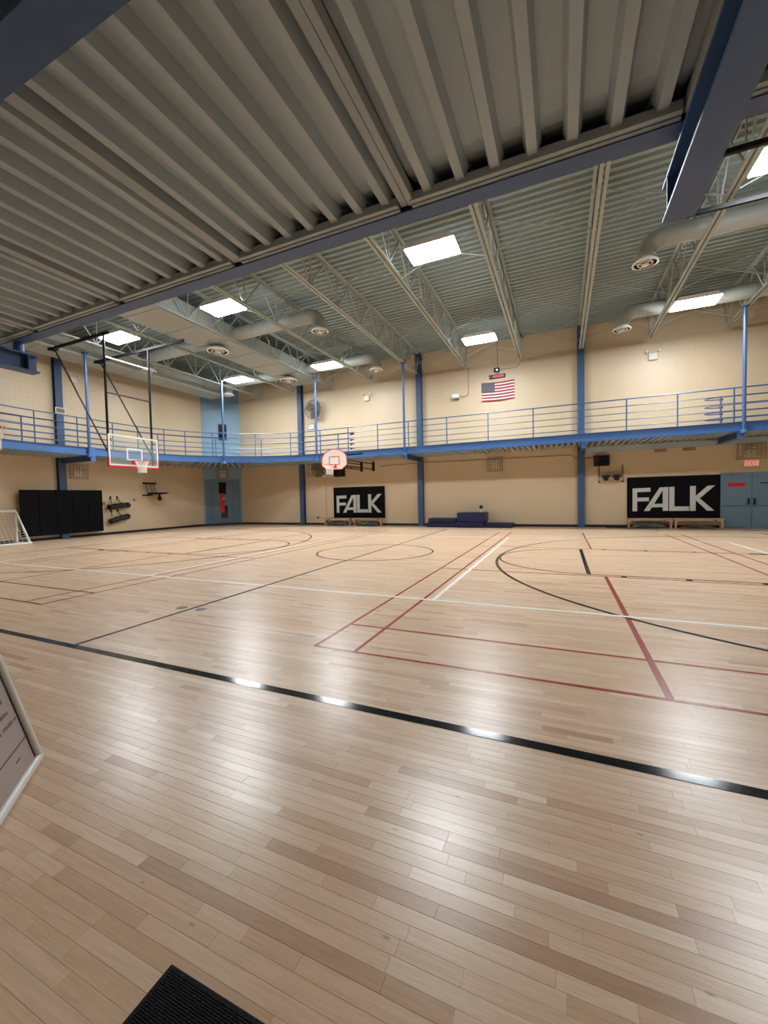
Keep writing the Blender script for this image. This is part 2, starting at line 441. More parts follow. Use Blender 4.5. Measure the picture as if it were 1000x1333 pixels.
# corner wall
cd=(CB-CA); CLEN=cd.length; cd.normalize(); cn=Vector((cd.y,-cd.x,0))     # along wall, towards the room
def cpt(u,v,dn=0): p=CA+cd*u+cn*dn; return (p.x,p.y,v)
def cbox(u0,u1,d0,d1,z0,z1,m=None):
    m=m or MB()
    vs=[cpt(u,z,dd) for z in (z0,z1) for (u,dd) in ((u0,d0),(u1,d0),(u1,d1),(u0,d1))]
    return m.add(vs,[(0,1,2,3),(7,6,5,4),(4,5,1,0),(5,6,2,1),(6,7,3,2),(7,4,0,3)])
wc=structure(cbox(-0.1,CLEN+0.1,-0.3,0.0,2.86,ZR+0.1).build('wall_corner','corner_blue'))
for u0,u1 in ((-0.1,0.10),(CLEN-0.10,CLEN+0.1)): cbox(u0,u1,-0.3,0,-0.05,2.86).build('jamb','corner_blue',wc)
stuff(blocks(0,CLEN,3.9,ZR,lambda u,v,d:cpt(u,v,d)).build('block_courses','corner_blue',wc))
structure(cbox(-0.02,CLEN+0.02,0.0,0.07,2.86,3.75).build('trim_1','corner_blue'))
# corner door with narrow lights
dr=structure(cbox(0.10,CLEN-0.10,-0.16,-0.08,0.0,2.86).build('door_1','door_blue'))  # shade of the recess is put into the door's darker blue
U=0.9
cbox(U-0.02,U+0.40,-0.081,-0.072,1.93,2.68).build('pane','dark_glass',dr)
cbox(U+0.06,U+0.46,-0.081,-0.072,0.42,1.20).build('pane','dark_glass',dr)
cbox(U+0.02,U+0.28,-0.0715,-0.055,0.78,1.98).build('red_panel','red_paint',dr)
cbox(U+0.20,U+0.30,-0.054,-0.03,1.62,1.70).build('door_handle','white_plastic',dr)
cbox(U-0.45,U-0.42,-0.081,-0.074,0.02,2.84).build('door_seam','steel_blue',dr)
cbox(U+0.80,U+0.83,-0.081,-0.074,0.02,2.84).build('door_seam','steel_blue',dr)
w1=structure(cbox(0.95,1.45,0.0,0.06,5.28,6.28).build('window_1','steel_blue'))
for i in (0,1):
    for k in (0,1): cbox(0.98+i*0.235,1.185+i*0.235,0.055,0.07,5.32+k*0.48,5.76+k*0.48).build('pane','dark_glass',w1)
structure(MB().box(-18.69,5.72,YB-0.015,YB,0,0.11).build('baseboard_back','baseboard_black'))
structure(MB().box(XL,XL+0.015,YF,18.18,0,0.11).build('baseboard_left','baseboard_black'))
structure(cbox(0,CLEN,0,0.015,0,0.11).build('baseboard_corner','baseboard_black'))
# double doors in the back wall
for k,(a,b) in enumerate(((5.76,6.66),(6.675,7.58))):
    o=structure(MB().box(a,b,YB-0.05,YB-0.005,0.01,2.10).build('door_%d'%(k+2),'door_blue'))
    MB().box(a+0.02,b-0.02,YB-0.062,YB-0.05,0.86,0.90).build('kick_rail','steel_blue',o)
    hx_=b-0.1 if k==0 else a+0.06
    MB().rbox(hx_-0.03,hx_+0.03,YB-0.12,YB-0.05,0.93,1.17,0.012).build('pull_handle','black_plastic',o)
    if k==0:
        s=MB().box(a+0.17,a+0.70,YB-0.058,YB-0.05,1.62,1.78).build('red_sign','red_paint',o)
        for j in range(7): MB().box(a+0.21+j*0.066,a+0.255+j*0.066,YB-0.0605,YB-0.058,1.66,1.74).build('sign_mark','flag_red',s)
    else:
        s=MB().box(a+0.24,a+0.62,YB-0.056,YB-0.05,1.72,1.765).build('dark_sign','flag_blue',o)
structure(MB().box(5.70,7.64,YB-0.07,YB,2.10,2.17).build('trim_2','door_blue'))
for k,x in enumerate((5.70,7.58)): structure(MB().box(x,x+0.06,YB-0.07,YB,0,2.10).build('trim_%d'%(k+3),'door_blue'))

# ------------------------------------------------------------------ roof deck (ribs along X)
m=MB(); y=YF; P=0.24; prof=[]
while y<YB:
    prof+= [(y,ZR),(y+0.12,ZR),(y+0.145,ZR-0.07),(y+0.215,ZR-0.07)]; y+=P
prof.append((YB,ZR))
vs=[];fs=[]
for yy,zz in prof: vs+=[(XL,yy,zz),(XR,yy,zz)]
for i in range(len(prof)-1): fs.append((2*i,2*i+2,2*i+3,2*i+1))
m.add(vs,fs)
structure(m.build('ceiling','roof_deck'))
MB().box(XL-0.2,XR+0.2,YF-0.2,YB+0.2,ZR+0.005,ZR+0.15).build('roof_slab','concrete',bpy.data.objects['ceiling'])

# ------------------------------------------------------------------ roof joists
Y0J,Y1J=YF+0.1,19.4
PJ=1.55
def web_mesh(dy,dz,t):
    b=MB(); b.bar((0,0,0),(0,dy,dz),t,t,(1,0,0)); me=bpy.data.meshes.new('web_member'); me.from_pydata(b.v,[],b.f); me.materials.append(MATS['joist_grey']); return me
def make_joist(x):
    t=thing('roof_joist','','joist',(x,Y1J,ZB),'open web roof joists')
    b=MB()
    for s in (-1,1): b.box(s*0.055-0.035 if s>0 else -0.09,s*0.055+0.035 if s>0 else -0.02,Y0J-Y1J,0,0,0.02).box(0.02 if s>0 else -0.028,0.028 if s>0 else -0.02,Y0J-Y1J,0,0.02,0.08)
    b.build('bottom_chord','joist_grey',t,local=True)
    b=MB(); ht=ZR-0.06-ZB
    for s in (-1,1): b.box(0.02 if s>0 else -0.09,0.09 if s>0 else -0.02,Y0J-Y1J,YB-Y1J,ht-0.02,ht).box(0.02 if s>0 else -0.028,0.028 if s>0 else -0.02,Y0J-Y1J,YB-Y1J,ht-0.09,ht-0.02)
    b.build('top_chord','joist_grey',t,local=True)
    H=ht-0.1
    zlo=0.05
    # the web: a Warren truss with a post at each upper node
    y=0.0
    while y>Y0J-Y1J+PJ:
        for dy,dz,th,y_,z_ in ((-PJ*0.5,H-zlo,0.035,y,zlo),(PJ*0.5,H-zlo,0.04,y-PJ,zlo),(0,H-zlo,0.03,y-PJ+0.02,zlo)):
            o=link('web_member',WM[dy,dz] if (dy,dz) in WM else WM.setdefault((dy,dz),web_mesh(dy,dz,th)),t)
            o.location=(0,y_,z_)
        y-=PJ
    # the end diagonal up to the bearing on the wall
    key=('end',)
    o=link('end_diagonal',WM.get(key) or WM.setdefault(key,web_mesh(YB-Y1J-0.15,H-zlo,0.04)),t); o.location=(0,0,zlo)
    MB().box(-0.1,0.1,YB-Y1J-0.16,YB-Y1J,ht-0.12,ht-0.09).build('bearing_plate','joist_grey',t,local=True)
    return t
WM={}
JN={}
JLAB=['roof joist beside the long duct along the left wall','roof joist above the hanging glass backboard','roof joist left of the wide flat duct','roof joist right of the wide flat duct',
 'roof joist passing over the wall fan bay','roof joist ending at the blue column beside the blue mats','roof joist to the left of the flag bay','roof joist to the right of the flag bay',
 'roof joist ending at the blue column near the wall monitor','roof joist crossed by round duct elbows beyond the monitor column','roof joist above the exit doors','roof joist beyond the exit doors']
JX_=JX[1:]
for i,x in enumerate(JX_):
    if x>XR-0.3: continue
    j=make_joist(x); j['label']='pale grey steel '+JLAB[min(i,len(JLAB)-1)]
# bridging between joists
for Yb in (6.4,11.0,15.6,18.6):
    for kk in range(len(JX_)-1):
        a,b=JX_[kk],JX_[kk+1]
        if b>XR-0.3: continue
        if -14.2<a<-13.9 : continue
        t=thing('joist_bridging','thin grey steel bridging braces crossed between two roof joists','brace',(a,Yb,ZB+0.09),'bridging braces between roof joists')
        MB().tube([(a+0.03,Yb,ZB+0.1),(b-0.03,Yb,ZR-0.2)],0.014,6).build('brace_rod','joist_grey',t)
        MB().tube([(a+0.03,Yb+0.03,ZR-0.2),(b-0.03,Yb+0.03,ZB+0.1)],0.014,6).build('brace_rod','joist_grey',t)
# conduits under the deck
tag(MB().tube([(XL+3.5,8.9,8.62),(XR-0.2,8.9,8.62)],0.03,8).build('ceiling_conduit','joist_grey',smooth=True),'long grey conduit pipe running under the roof deck across the joists','conduit')

# ------------------------------------------------------------------ ceiling lamps
ZL=7.66
def make_lamp(label,loc):
    t=thing('ceiling_lamp',label,'light',loc,'rectangular ceiling lamps')
    a,b=0.63,0.37
    MB().prism([(-a,0),(a,0),(a-0.12,0.13),(-a+0.12,0.13)],(0,b,0.02),(1,0,0),(0,0,1),2*b).build('housing','white_paint',t,local=True)
    MB().box(-a+0.01,a-0.01,-b+0.01,b-0.01,-0.012,0.019).build('diffuser','lamp_glow',t,local=True)
    for s in (-1,1): MB().tube([(s*0.4,0,0.14),(s*0.4,0,ZR-ZL-0.06)],0.006,5).build('hanger_wire','joist_grey',t,local=True)
    return t
L0=make_lamp('glowing white ceiling lamp hung above the middle of the court, left of the monitor column',(-2.95,10.05,ZL))
LL={(4.02,10.1):'glowing white ceiling lamp beside the dark pipes of a folded backboard frame',(-9.88,10.0):'glowing white ceiling lamp beside the wide flat duct',
 (-15.1,10.05):'glowing white ceiling lamp right above the glass backboard frame',(-9.98,16.35):'glowing white ceiling lamp above the wall fan',(-15.1,16.15):'glowing white ceiling lamp near the pale blue corner',
 (-2.95,16.4):'glowing white ceiling lamp above the flag',(4.05,16.55):'glowing white ceiling lamp near the exit door wall'}
for (x,y),lb in LL.items(): dup(L0,(x,y,ZL),label=lb)

# ------------------------------------------------------------------ elevated walkway round the hall
XI,YI,RA=-17.8,17.65,6.0; AC=Vector((XI+RA,YI-RA,0))
YN=2*CY-YI
def inner_path(off=0,n=28,x_end=XR,near=True):
    """from the right along the back, round the corner, down the left side; off = outwards"""
    r=RA+off
    pts=[Vector((x_end,YI+off,0))]
    pts+=[AC+Vector((r*math.cos(PI/2+PI/2*i/n),r*math.sin(PI/2+PI/2*i/n),0)) for i in range(n+1)]
    if near:
        A2=Vector((XI+RA,YN+RA,0))
        pts+=[A2+Vector((r*math.cos(PI+PI/2*i/n*0.75),r*math.sin(PI+PI/2*i/n*0.75),0)) for i in range(n+1)]
    return pts
ZF0,ZF1=3.50,3.82
wk=thing('elevated_walkway','blue edged elevated walkway running round the hall above the lettered wall pads','walkway',(-6,18.8,ZF0))
pth=inner_path()
# travel is right->left along the back, so outwards (towards the wall) is to the right: negative offsets
MB().sweep(pth,[(0,ZF0),(0.06,ZF0),(0.06,ZF0+0.015),(0.012,ZF0+0.015),(0.012,ZF1-0.015),(0.06,ZF1-0.015),(0.06,ZF1),(0,ZF1)]).build('fascia_channel','fascia_blue',wk,smooth=True)
# slab
outer=[(XR,YB),(CB.x+0.1,YB),(CB.x,CB.y-0.02),(CA.x,CA.y-0.02),(XL,18.0),(XL,4.0)]
inn=[(p.x,p.y) for p in inner_path(0.005)]
poly=inn+outer[::-1]
MB().prism(poly,(0,0,ZF0+0.15),(1,0,0),(0,1,0),0.10).build('track_slab','concrete',wk)
# ribbed deck underneath
m=MB(); P=0.2275
def rib(p,q,m=m):
    p=Vector(p);q=Vector(q);t=(q-p).normalized(); s=Vector((-t.y,t.x,0))
    vs=[]
    for e in (p,q):
        for a,z in ((-0.055,ZF0+0.15),(-0.035,ZF0+0.015),(0.035,ZF0+0.015),(0.055,ZF0+0.15)): vs.append(e+s*a+Vector((0,0,z)))
    m.add(vs,[(0,1,5,4),(1,2,6,5),(2,3,7,6),(3,2,1,0),(4,5,6,7)])
x=XR-0.1
while x>XI+RA: rib((x,YI+0.02,0),(x,YB,0)); x-=P
n_=int(RA*PI/2/P)
for i in range(n_+1):
    a=PI/2+PI/2*i/n_; dv=Vector((math.cos(a),math.sin(a),0)); p=AC+dv*(RA+0.02)
    ts=[]
    if dv.y>1e-3: ts.append((YB-AC.y)/dv.y)
    if dv.x<-1e-3: ts.append((XL-AC.x)/dv.x)
    ts.append((CA-AC).dot(cn)/dv.dot(cn)) if dv.dot(cn)<-1e-3 else None
    rib(p,AC+dv*min(ts))
y=AC.y-P/2
while y>YN+RA-2.6: rib((XI-0.02 if y>YN+RA else XI-0.02,y,0),(XL,y,0)); y-=P
m.build('ribbed_deck','deck_grey',wk)
# plain soffit plate at the wall side, with two vents
MB().box(0.95,XR-0.01,YB-0.12,YB-0.005,3.26,3.5).build('wall_ledger','deck_grey',wk)
for x in (3.73,4.69): MB().box(x-0.21,x+0.21,YB-0.03,YB-0.005,3.12,3.25).build('vent_plate','vent_tan',wk)

# brackets from the columns to the fascia
def ibeam(m,p,q,wd,ht,tf=0.02,tw=0.014):
    p=Vector(p);q=Vector(q)
    z=Vector((0,0,1))
    m.bar(p+z*(tf/2),q+z*(tf/2),wd,tf); m.bar(p+z*(ht-tf/2),q+z*(ht-tf/2),wd,tf)
    m.bar(p+z*(ht/2),q+z*(ht/2),tw,ht-2*tf); return m
for x,lb in ((-6.64,'blue steel bracket under the walkway left of the blue mats'),(0.78,'blue steel bracket under the walkway beside the wall monitor'),(5.6,'dark blue steel bracket under the walkway above the exit doors')):
    y1=YI+0.03 if x>-12 else 17.3
    t=thing('walkway_bracket',lb,'bracket',(x,y1,3.30),'walkway support brackets')
    ibeam(MB(),(x,y1,3.28),(x,YB-0.225,3.28) if x<5 else (x,YB-0.125,3.28),0.16,0.24).build('bracket_beam','steel_blue',t)
    MB().box(x-0.09,x+0.09,y1-0.04,y1,3.26,3.84).build('splice_plate','fascia_blue',t)
    for sx in (-0.05,0.05):
        for z in (3.56,3.66,3.76): MB().lathe([(0,-0.014),(0.012,-0.014),(0.012,0)],(x+sx,y1-0.04,z),6,'y').build('bolt','steel_blue',t)
t=thing('walkway_bracket','blue steel bracket under the walkway on the left wall column','bracket',(-17.9,10.5,3.3),'walkway support brackets')
ibeam(MB(),(XI-0.03,10.48,3.28),(XL+0.225,10.48,3.28),0.16,0.24).build('bracket_beam','steel_blue',t)
MB().box(XI-0.04,XI+0.07,10.38,10.58,3.26,3.84).build('splice_plate','fascia_blue',t)

# hanger poles
for x,y,lb in ((-17.69,10.33,'slim blue hanger pole at the walkway edge behind the glass backboard'),(-15.96,15.82,'slim blue hanger pole in front of the pale blue corner'),
  (-11.42,17.535,'slim blue hanger pole in front of the upper wall fan'),(-6.64,17.535,'slim blue hanger pole beside the column at the blue mats'),(5.66,17.535,'slim blue hanger pole above the exit doors')):
    t=thing('hanger_pole',lb,'pole',(x,y,3.4),'walkway hanger poles')
    MB().tube([(x,y,3.42),(x,y,7.64)],0.055,12).build('pole_tube','rail_blue',t,smooth=True)
    MB().lathe([(0.055,3.40),(0.10,3.42),(0.10,3.50),(0.055,3.54)],(x,y,0),12).build('foot_collar','fascia_blue',t)
    MB().box(x-0.09,x+0.09,y-0.09,y+0.09,7.62,7.65).build('top_plate','rail_blue',t)

# guard railing (inner) : posts and five rails
gr=thing('guard_railing','blue pipe guard railing along the inner edge of the upper walkway','railing',(-6,17.6,ZF1))
rp=inner_path(0.05)
for z in (5.0,4.74,4.48,4.23,3.98): MB().tube([(p.x,p.y,z) for p in rp],0.024 if z==5.0 else 0.016,6).build('rail','rail_blue',gr,smooth=True)
posts=[(x,YI+0.05) for x in (8.7,7.1,5.44,3.83,2.24,0.6,-1.06,-2.87,-4.68,-6.5,-8.07,-9.68,-11.3)]
for ang in (12,30,50,62,71,82): 
    a=PI/2+math.radians(ang); posts.append((AC.x+(RA+0.05)*math.cos(a),AC.y+(RA+0.05)*math.sin(a)))
posts+=[(XI-0.05,y) for y in (11.4,10.0,8.55)]
A2=Vector((XI+RA,YN+RA,0))
for ang in (15,32): a=PI+math.radians(ang); posts.append((A2.x+(RA+0.05)*math.cos(a),A2.y+(RA+0.05)*math.sin(a)))
for x,y in posts: MB().tube([(x,y,ZF1-0.06),(x,y,5.0)],0.026,6).build('post','rail_blue',gr,smooth=True)

# second handrail set back from the edge at the curve and on the right
def hand_rail(name,label,path,zs,post_ids,dark=None):
    t=thing(name,label,'railing',(path[0].x,path[0].y,ZF1))
    for i,z in enumerate(zs): MB().tube([(p.x,p.y,z) for p in path],0.03 if (i==0 and dark) else 0.02,6).build('rail',dark if (dark and i==0) else 'rail_blue',t,smooth=True)
    for p in post_ids: MB().tube([(p.x,p.y,ZF0+0.25),(p.x,p.y,zs[0])],0.028,6).build('post','rail_blue',t,smooth=True)
    for z in zs: MB().lathe([(0,-0.05),(0.035,-0.045),(0.045,0),(0.03,0.05)],(path[0].x,path[0].y,z),8,'x').build('end_knob','black_steel',t)
    return t
ZS=(4.9,4.6,4.36,4.14)
p2=inner_path(1.0,x_end=-10.3)
p2=[Vector((-10.3,YI+1.5,0)),Vector((-10.05,YI+1.4,0)),Vector((-10.0,YI+1.2,0)),Vector((-10.1,YI+1.03,0))]+p2[:]
hand_rail('inner_handrail','dark topped handrail set back on the walkway round the hall corner',p2,ZS,[p2[6],p2[14],p2[20],p2[27],p2[34],p2[42],Vector((-10.8,YI+1.0,0))],'black_steel')
p3=[Vector((5.5,YI+1.5,0)),Vector((5.1,YI+1.45,0)),Vector((4.95,YI+1.3,0)),Vector((5.0,YI+1.1,0)),Vector((5.2,YI+1.0,0)),Vector((XR-0.2,YI+1.0,0))]
hand_rail('inner_handrail','blue handrail with rounded end set back on the walkway above the doors',p3,ZS,[Vector((5.35,YI+1.0,0)),Vector((7.2,YI+1.0,0))])

# ------------------------------------------------------------------ steel columns
def column(x,y,label,rot=False,top=ZR-0.1):
    t=thing('steel_column',label,'column',(x,y,0),'blue wall columns')
    a,b=(0.14,0.10) if not rot else (0.10,0.14)
    m=MB()
    if not rot:
        m.box(x-a,x+a,y-b,y-b+0.02,0.012,top).box(x-a,x+a,y+b-0.02,y+b,0.012,top).box(x-0.012,x+0.012,y-b+0.02,y+b-0.02,0.012,top)
    else:
        m.box(x-a,x-a+0.02,y-b,y+b,0.012,top).box(x+a-0.02,x+a,y-b,y+b,0.012,top).box(x-a+0.02,x+a-0.02,y-0.012,y+0.012,0.012,top)
    m.build('column_shaft','column_blue',t)
    MB().box(x-a-0.03,x+a+0.03,y-b-0.03 if not rot else y-b-0.03,y+b,0.0,0.012).build('base_plate','steel_blue',t)
    return t
column(-13.95,YB-0.12,'blue steel column between the corner and the wall fan')
column(-6.64,YB-0.12,'blue steel column beside the low blue mats')
column(0.78,YB-0.12,'blue steel column beside the wall monitor')
lc=column(XL+0.12,10.48,'blue steel column behind the plain navy wall pad',True)
s=MB().box(XL+0.225,XL+0.235,10.3,10.7,5.44,5.70).build('notice_plate','white_plastic',lc)
MB().box(XL+0.235,XL+0.238,10.34,10.66,5.48,5.66).build('notice_face','grille_grey',s)

# ------------------------------------------------------------------ near walkway overhead (underside seen from below)
ZD=3.72; DY0,DY1=YF+0.01,2.93
ov=thing('overhead_walkway','grey ribbed steel deck of the walkway directly overhead with beige trim','walkway',(-2,1.5,3.68))
SE=[-9.35,-7.69,-6.03,-4.37,-2.71,-1.05,0.72,2.4,4.1,5.8]
RP=0.2275
for a,b in zip(SE[:-1],SE[1:]):
    m=MB(); k=round((b-a-0.10)/RP); pit=(b-a-0.10)/k; pr=[(a+0.05,ZD+0.085)]
    for i in range(k):
        c=a+0.05+pit*(i+0.5)
        pr+=[(c-0.055,ZD+0.085),(c-0.03,ZD),(c+0.03,ZD),(c+0.055,ZD+0.085)]
    pr.append((b-0.05,ZD+0.085))
    vs=[];fs=[]
    for i in range(len(pr)-1):
        (xa,za),(xb,zb)=pr[i],pr[i+1]; flat=(za>ZD+0.05 and zb>ZD+0.05)
        run=[(DY0,0),(2.74,0),(2.84,0.015),(2.94,0.05),(3.085,0.12)] if flat else [(DY0,0),(DY1,0)]  # flute tops rise at the edge, shaped to deepen the shade there
        for (ya,e0),(yb,e1) in zip(run[:-1],run[1:]):
            o=len(vs); vs+=[(xa,ya,za+e0),(xa,yb,za+e1),(xb,yb,zb+e1),(xb,ya,zb+e0)]; fs.append((o,o+1,o+2,o+3))
        if not flat and abs(za-zb)>0.01:      # rib side carried up at the end
            xt=xa if za>zb else xb; zt=max(za,zb); o=len(vs)
            vs+=[(xt,2.74,zt),(xt,3.085,zt),(xt,3.085,zt+0.12),(xt,2.94,zt+0.05),(xt,2.84,zt+0.015)]; fs.append((o,o+1,o+2,o+3,o+4))
    m.add(vs,fs); m.build('deck_panel','deck_grey',ov)
    # edge trim of this bay: two stepped beige angles
    m=MB(); m.box(a+0.03,b-0.07,2.90,2.935,ZD-0.03,ZD+0.03).box(a+0.03,b-0.07,2.945,2.985,ZD-0.035,ZD+0.02); m.build('edge_trim','trim_beige',ov)
for x in SE:
    m=MB(); m.box(x-0.055,x-0.004,DY0,2.96,ZD-0.012,ZD+0.07).box(x+0.004,x+0.05,DY0,2.96,ZD-0.02,ZD+0.07); m.build('seam_strip','trim_beige',ov)
MB().box(-11.8,XR-0.02,DY0,2.74,ZD+0.09,ZD+0.36).box(-11.8,XR-0.02,2.74,3.085,ZD+0.30,ZD+0.36).build('track_slab','concrete',ov)
m=MB(); m.box(-11.8,XR-.02,2.975,3.11,3.675,3.69).box(-11.8,XR-.02,3.09,3.11,3.69,4.085).box(-11.8,XR-.02,2.975,3.11,4.085,4.1); m.build('edge_beam','steel_blue',ov)
# support beams
for x,ye,lb in ((0.72,3.33,'blue steel cantilever beam jutting out overhead'),(-6.64,3.24,'blue steel cantilever beam end with a short pipe stub')):
    t=thing('cantilever_beam',lb,'beam',(x,ye-0.3,3.31))
    ibeam(MB(),(x,YF+0.01,3.31),(x,ye,3.31),0.18,0.235).build('beam','steel_blue',t)
    for s in (-1,1): MB().box(x+s*0.048-0.04,x+s*0.048+0.04,ye-0.13,ye-0.118,3.332,3.523).build('stiffener_plate','steel_blue',t)
    MB().tube([(x,3.05,3.545),(x,3.05,3.675)],0.055,14).build('pipe_stub','fascia_blue',t,smooth=True)
t=thing('overhead_girder','dark blue steel girder crossing overhead under the ribbed deck','beam',(-2,0.95,3.31))
ibeam(MB(),(-6.54,0.955,3.31),(0.62,0.955,3.31),0.16,0.385).build('beam','steel_blue',t)

# ------------------------------------------------------------------ ducts
def rect_duct(label,x0,x1,ya,yb,z0,z1,pitch):
    t=thing('air_duct',label,'duct',((x0+x1)/2,(ya+yb)/2,z0))
    y=ya
    while y<yb-0.05:
        e=min(y+pitch,yb)
        MB().rbox(x0,x1,y+0.006,e-0.006,z0,z1,0.012).build('duct_panel','duct_grey',t); y=e
        MB().box(x0-0.012,x1+0.012,y-0.02,y+0.02,z0-0.014,z1+0.012).build('duct_flange','joist_grey',t)
    return t
rect_duct('wide flat rectangular air duct running between the roof joists',-13.50,-11.78,3.2,18.6,7.75,8.35,1.5)
rect_duct('long rectangular air duct beside the left wall under the roof',-19.1,-17.87,3.2,18.0,7.55,8.1,1.9)
def diffuser(parent,x,y,z,r=0.30):
    m=MB(); m.lathe([(r*0.5,0.12),(r*0.62,0.10),(r,0.0),(r*1.02,-0.03),(r*0.9,-0.05),(r*0.86,-0.03)],(x,y,z),28)
    o=m.build('diffuser_ring','white_paint',parent,smooth=True)
    m=MB(); m.lathe([(r*0.86,-0.03),(r*0.78,0.02),(r*0.45,0.05),(0.0,0.05)],(x,y,z),28); m.build('diffuser_throat','black_plastic',o,smooth=True)
    m=MB()
    m.lathe([(r*0.62,-0.02),(r*0.56,-0.05),(r*0.5,-0.045),(r*0.55,-0.01)],(x,y,z),24).lathe([(0.0,-0.075),(r*0.26,-0.07),(r*0.3,-0.04),(0,-0.03)],(x,y,z),20)
    for k in range(4): a=k*PI/2+0.4; m.bar((x+0.1*r*math.cos(a),y+0.1*r*math.sin(a),z-0.05),(x+0.85*r*math.cos(a),y+0.85*r*math.sin(a),z-0.04),0.02,0.02)
    m.build('diffuser_vane','white_paint',o,smooth=True)
def round_duct(label,x_from,x_to,y,zc,zd,r=0.24):
    s=1 if x_to>x_from else -1; b=0.42
    t=thing('round_duct',label,'duct',(x_to,y,zd),'round branch ducts')
    pts=[(x_from,y,zc)]+[(x_to-s*b+s*b*math.sin(a),y,zc-b+b*math.cos(a)) for a in [i*PI/2/8 for i in range(9)]]+[(x_to,y,zd+0.1)]
    MB().tube(pts,r,20).build('duct_pipe','duct_grey',t,smooth=True)
    n=int(abs(x_to-x_from)/1.2)
    for i in range(1,n+1):
        xx=x_from+s*1.2*i-s*0.3
        if abs(xx-x_to)<0.5: continue
        MB().lathe([(r,-0.02),(r+0.012,-0.02),(r+0.012,0.02),(r,0.02)],(xx,y,zc),20,'x').build('joint_band','joist_grey',t)
    diffuser(t,x_to,y,zd)
round_duct('round branch duct with a downturned outlet near the middle of the court',-11.78,-7.9,12.55,8.10,7.52)
round_duct('round branch duct with a downturned outlet above the lettered pad by the hoop',-11.78,-7.95,17.45,8.10,7.52)
round_duct('round branch duct with a downturned outlet above the long wall duct',-13.50,-17.2,12.75,8.10,7.5)
round_duct('round branch duct with a downturned outlet near the pale blue corner',-13.50,-17.25,17.6,8.10,7.5)
round_duct('round duct with a downturned outlet beside the dark backboard pipes',XR-0.3,2.03,12.7,8.05,7.5)
round_duct('round duct with a downturned outlet near the wall above the lettered pad by the doors',XR-0.3,2.05,17.35,8.05,7.5)
for y,lb in ((12.4,'round air diffuser under the wide flat duct'),(17.0,'round air diffuser under the far end of the wide flat duct')):
    t=thing('air_diffuser',lb,'vent',(-12.64,y,7.5),'diffusers under the flat duct')
    MB().tube([(-12.64,y,7.6),(-12.64,y,7.73)],0.2,20).build('neck','duct_grey',t,smooth=True)
    diffuser(t,-12.64,y,7.55,0.42)

# ------------------------------------------------------------------ basketball goals
def net(parent,c,r,local=True):
    m=MB(); n=12; lv=[(0.0,1.0),(0.12,0.80),(0.24,0.66),(0.35,0.60),(0.44,0.66)]
    for k in range(n):
        for s in (1,-1):
            pts=[(c[0]+r*f*math.cos(2*PI*(k+s*i*0.5)/n),c[1]+r*f*math.sin(2*PI*(k+s*i*0.5)/n),c[2]-z) for i,(z,f) in enumerate(lv)]
            m.tube(pts,0.008,4)
    return m.build('net','net_white',parent,local=local)
def rim(parent,c,r,back,local=True):
    """c centre of ring; back = vector from ring centre to the board"""
    m=MB(); m.tube([(c[0]+r*math.cos(2*PI*k/24),c[1]+r*math.sin(2*PI*k/24),c[2]) for k in range(24)],0.011,6,True)
    o=m.build('rim','orange_rim',parent,smooth=True,local=local)
    bv=Vector(back); p=Vector(c)+bv.normalized()*r; q=Vector(c)+bv; sd=Vector((-bv.y,bv.x,0)).normalized()*0.1
    m=MB(); m.bar(p-sd*0.4,q-sd,0.02,0.05).bar(p+sd*0.4,q+sd,0.02,0.05).bar(q-sd*1.3-bv.normalized()*0.02+Vector((0,0,-.04)),q+sd*1.3-bv.normalized()*0.02+Vector((0,0,-.04)),0.02,0.16)
    m.build('rim_bracket','orange_rim',parent,local=local)
    net(parent,c,r*0.97,local)
def rect_frame(m,x,y0,y1,z0,z1,t,d):
    m.box(x,x+d,y0,y1,z0,z0+t).box(x,x+d,y0,y1,z1-t,z1).box(x,x+d,y0,y0+t,z0+t,z1-t).box(x,x+d,y1-t,y1,z0+t,z1-t); return m
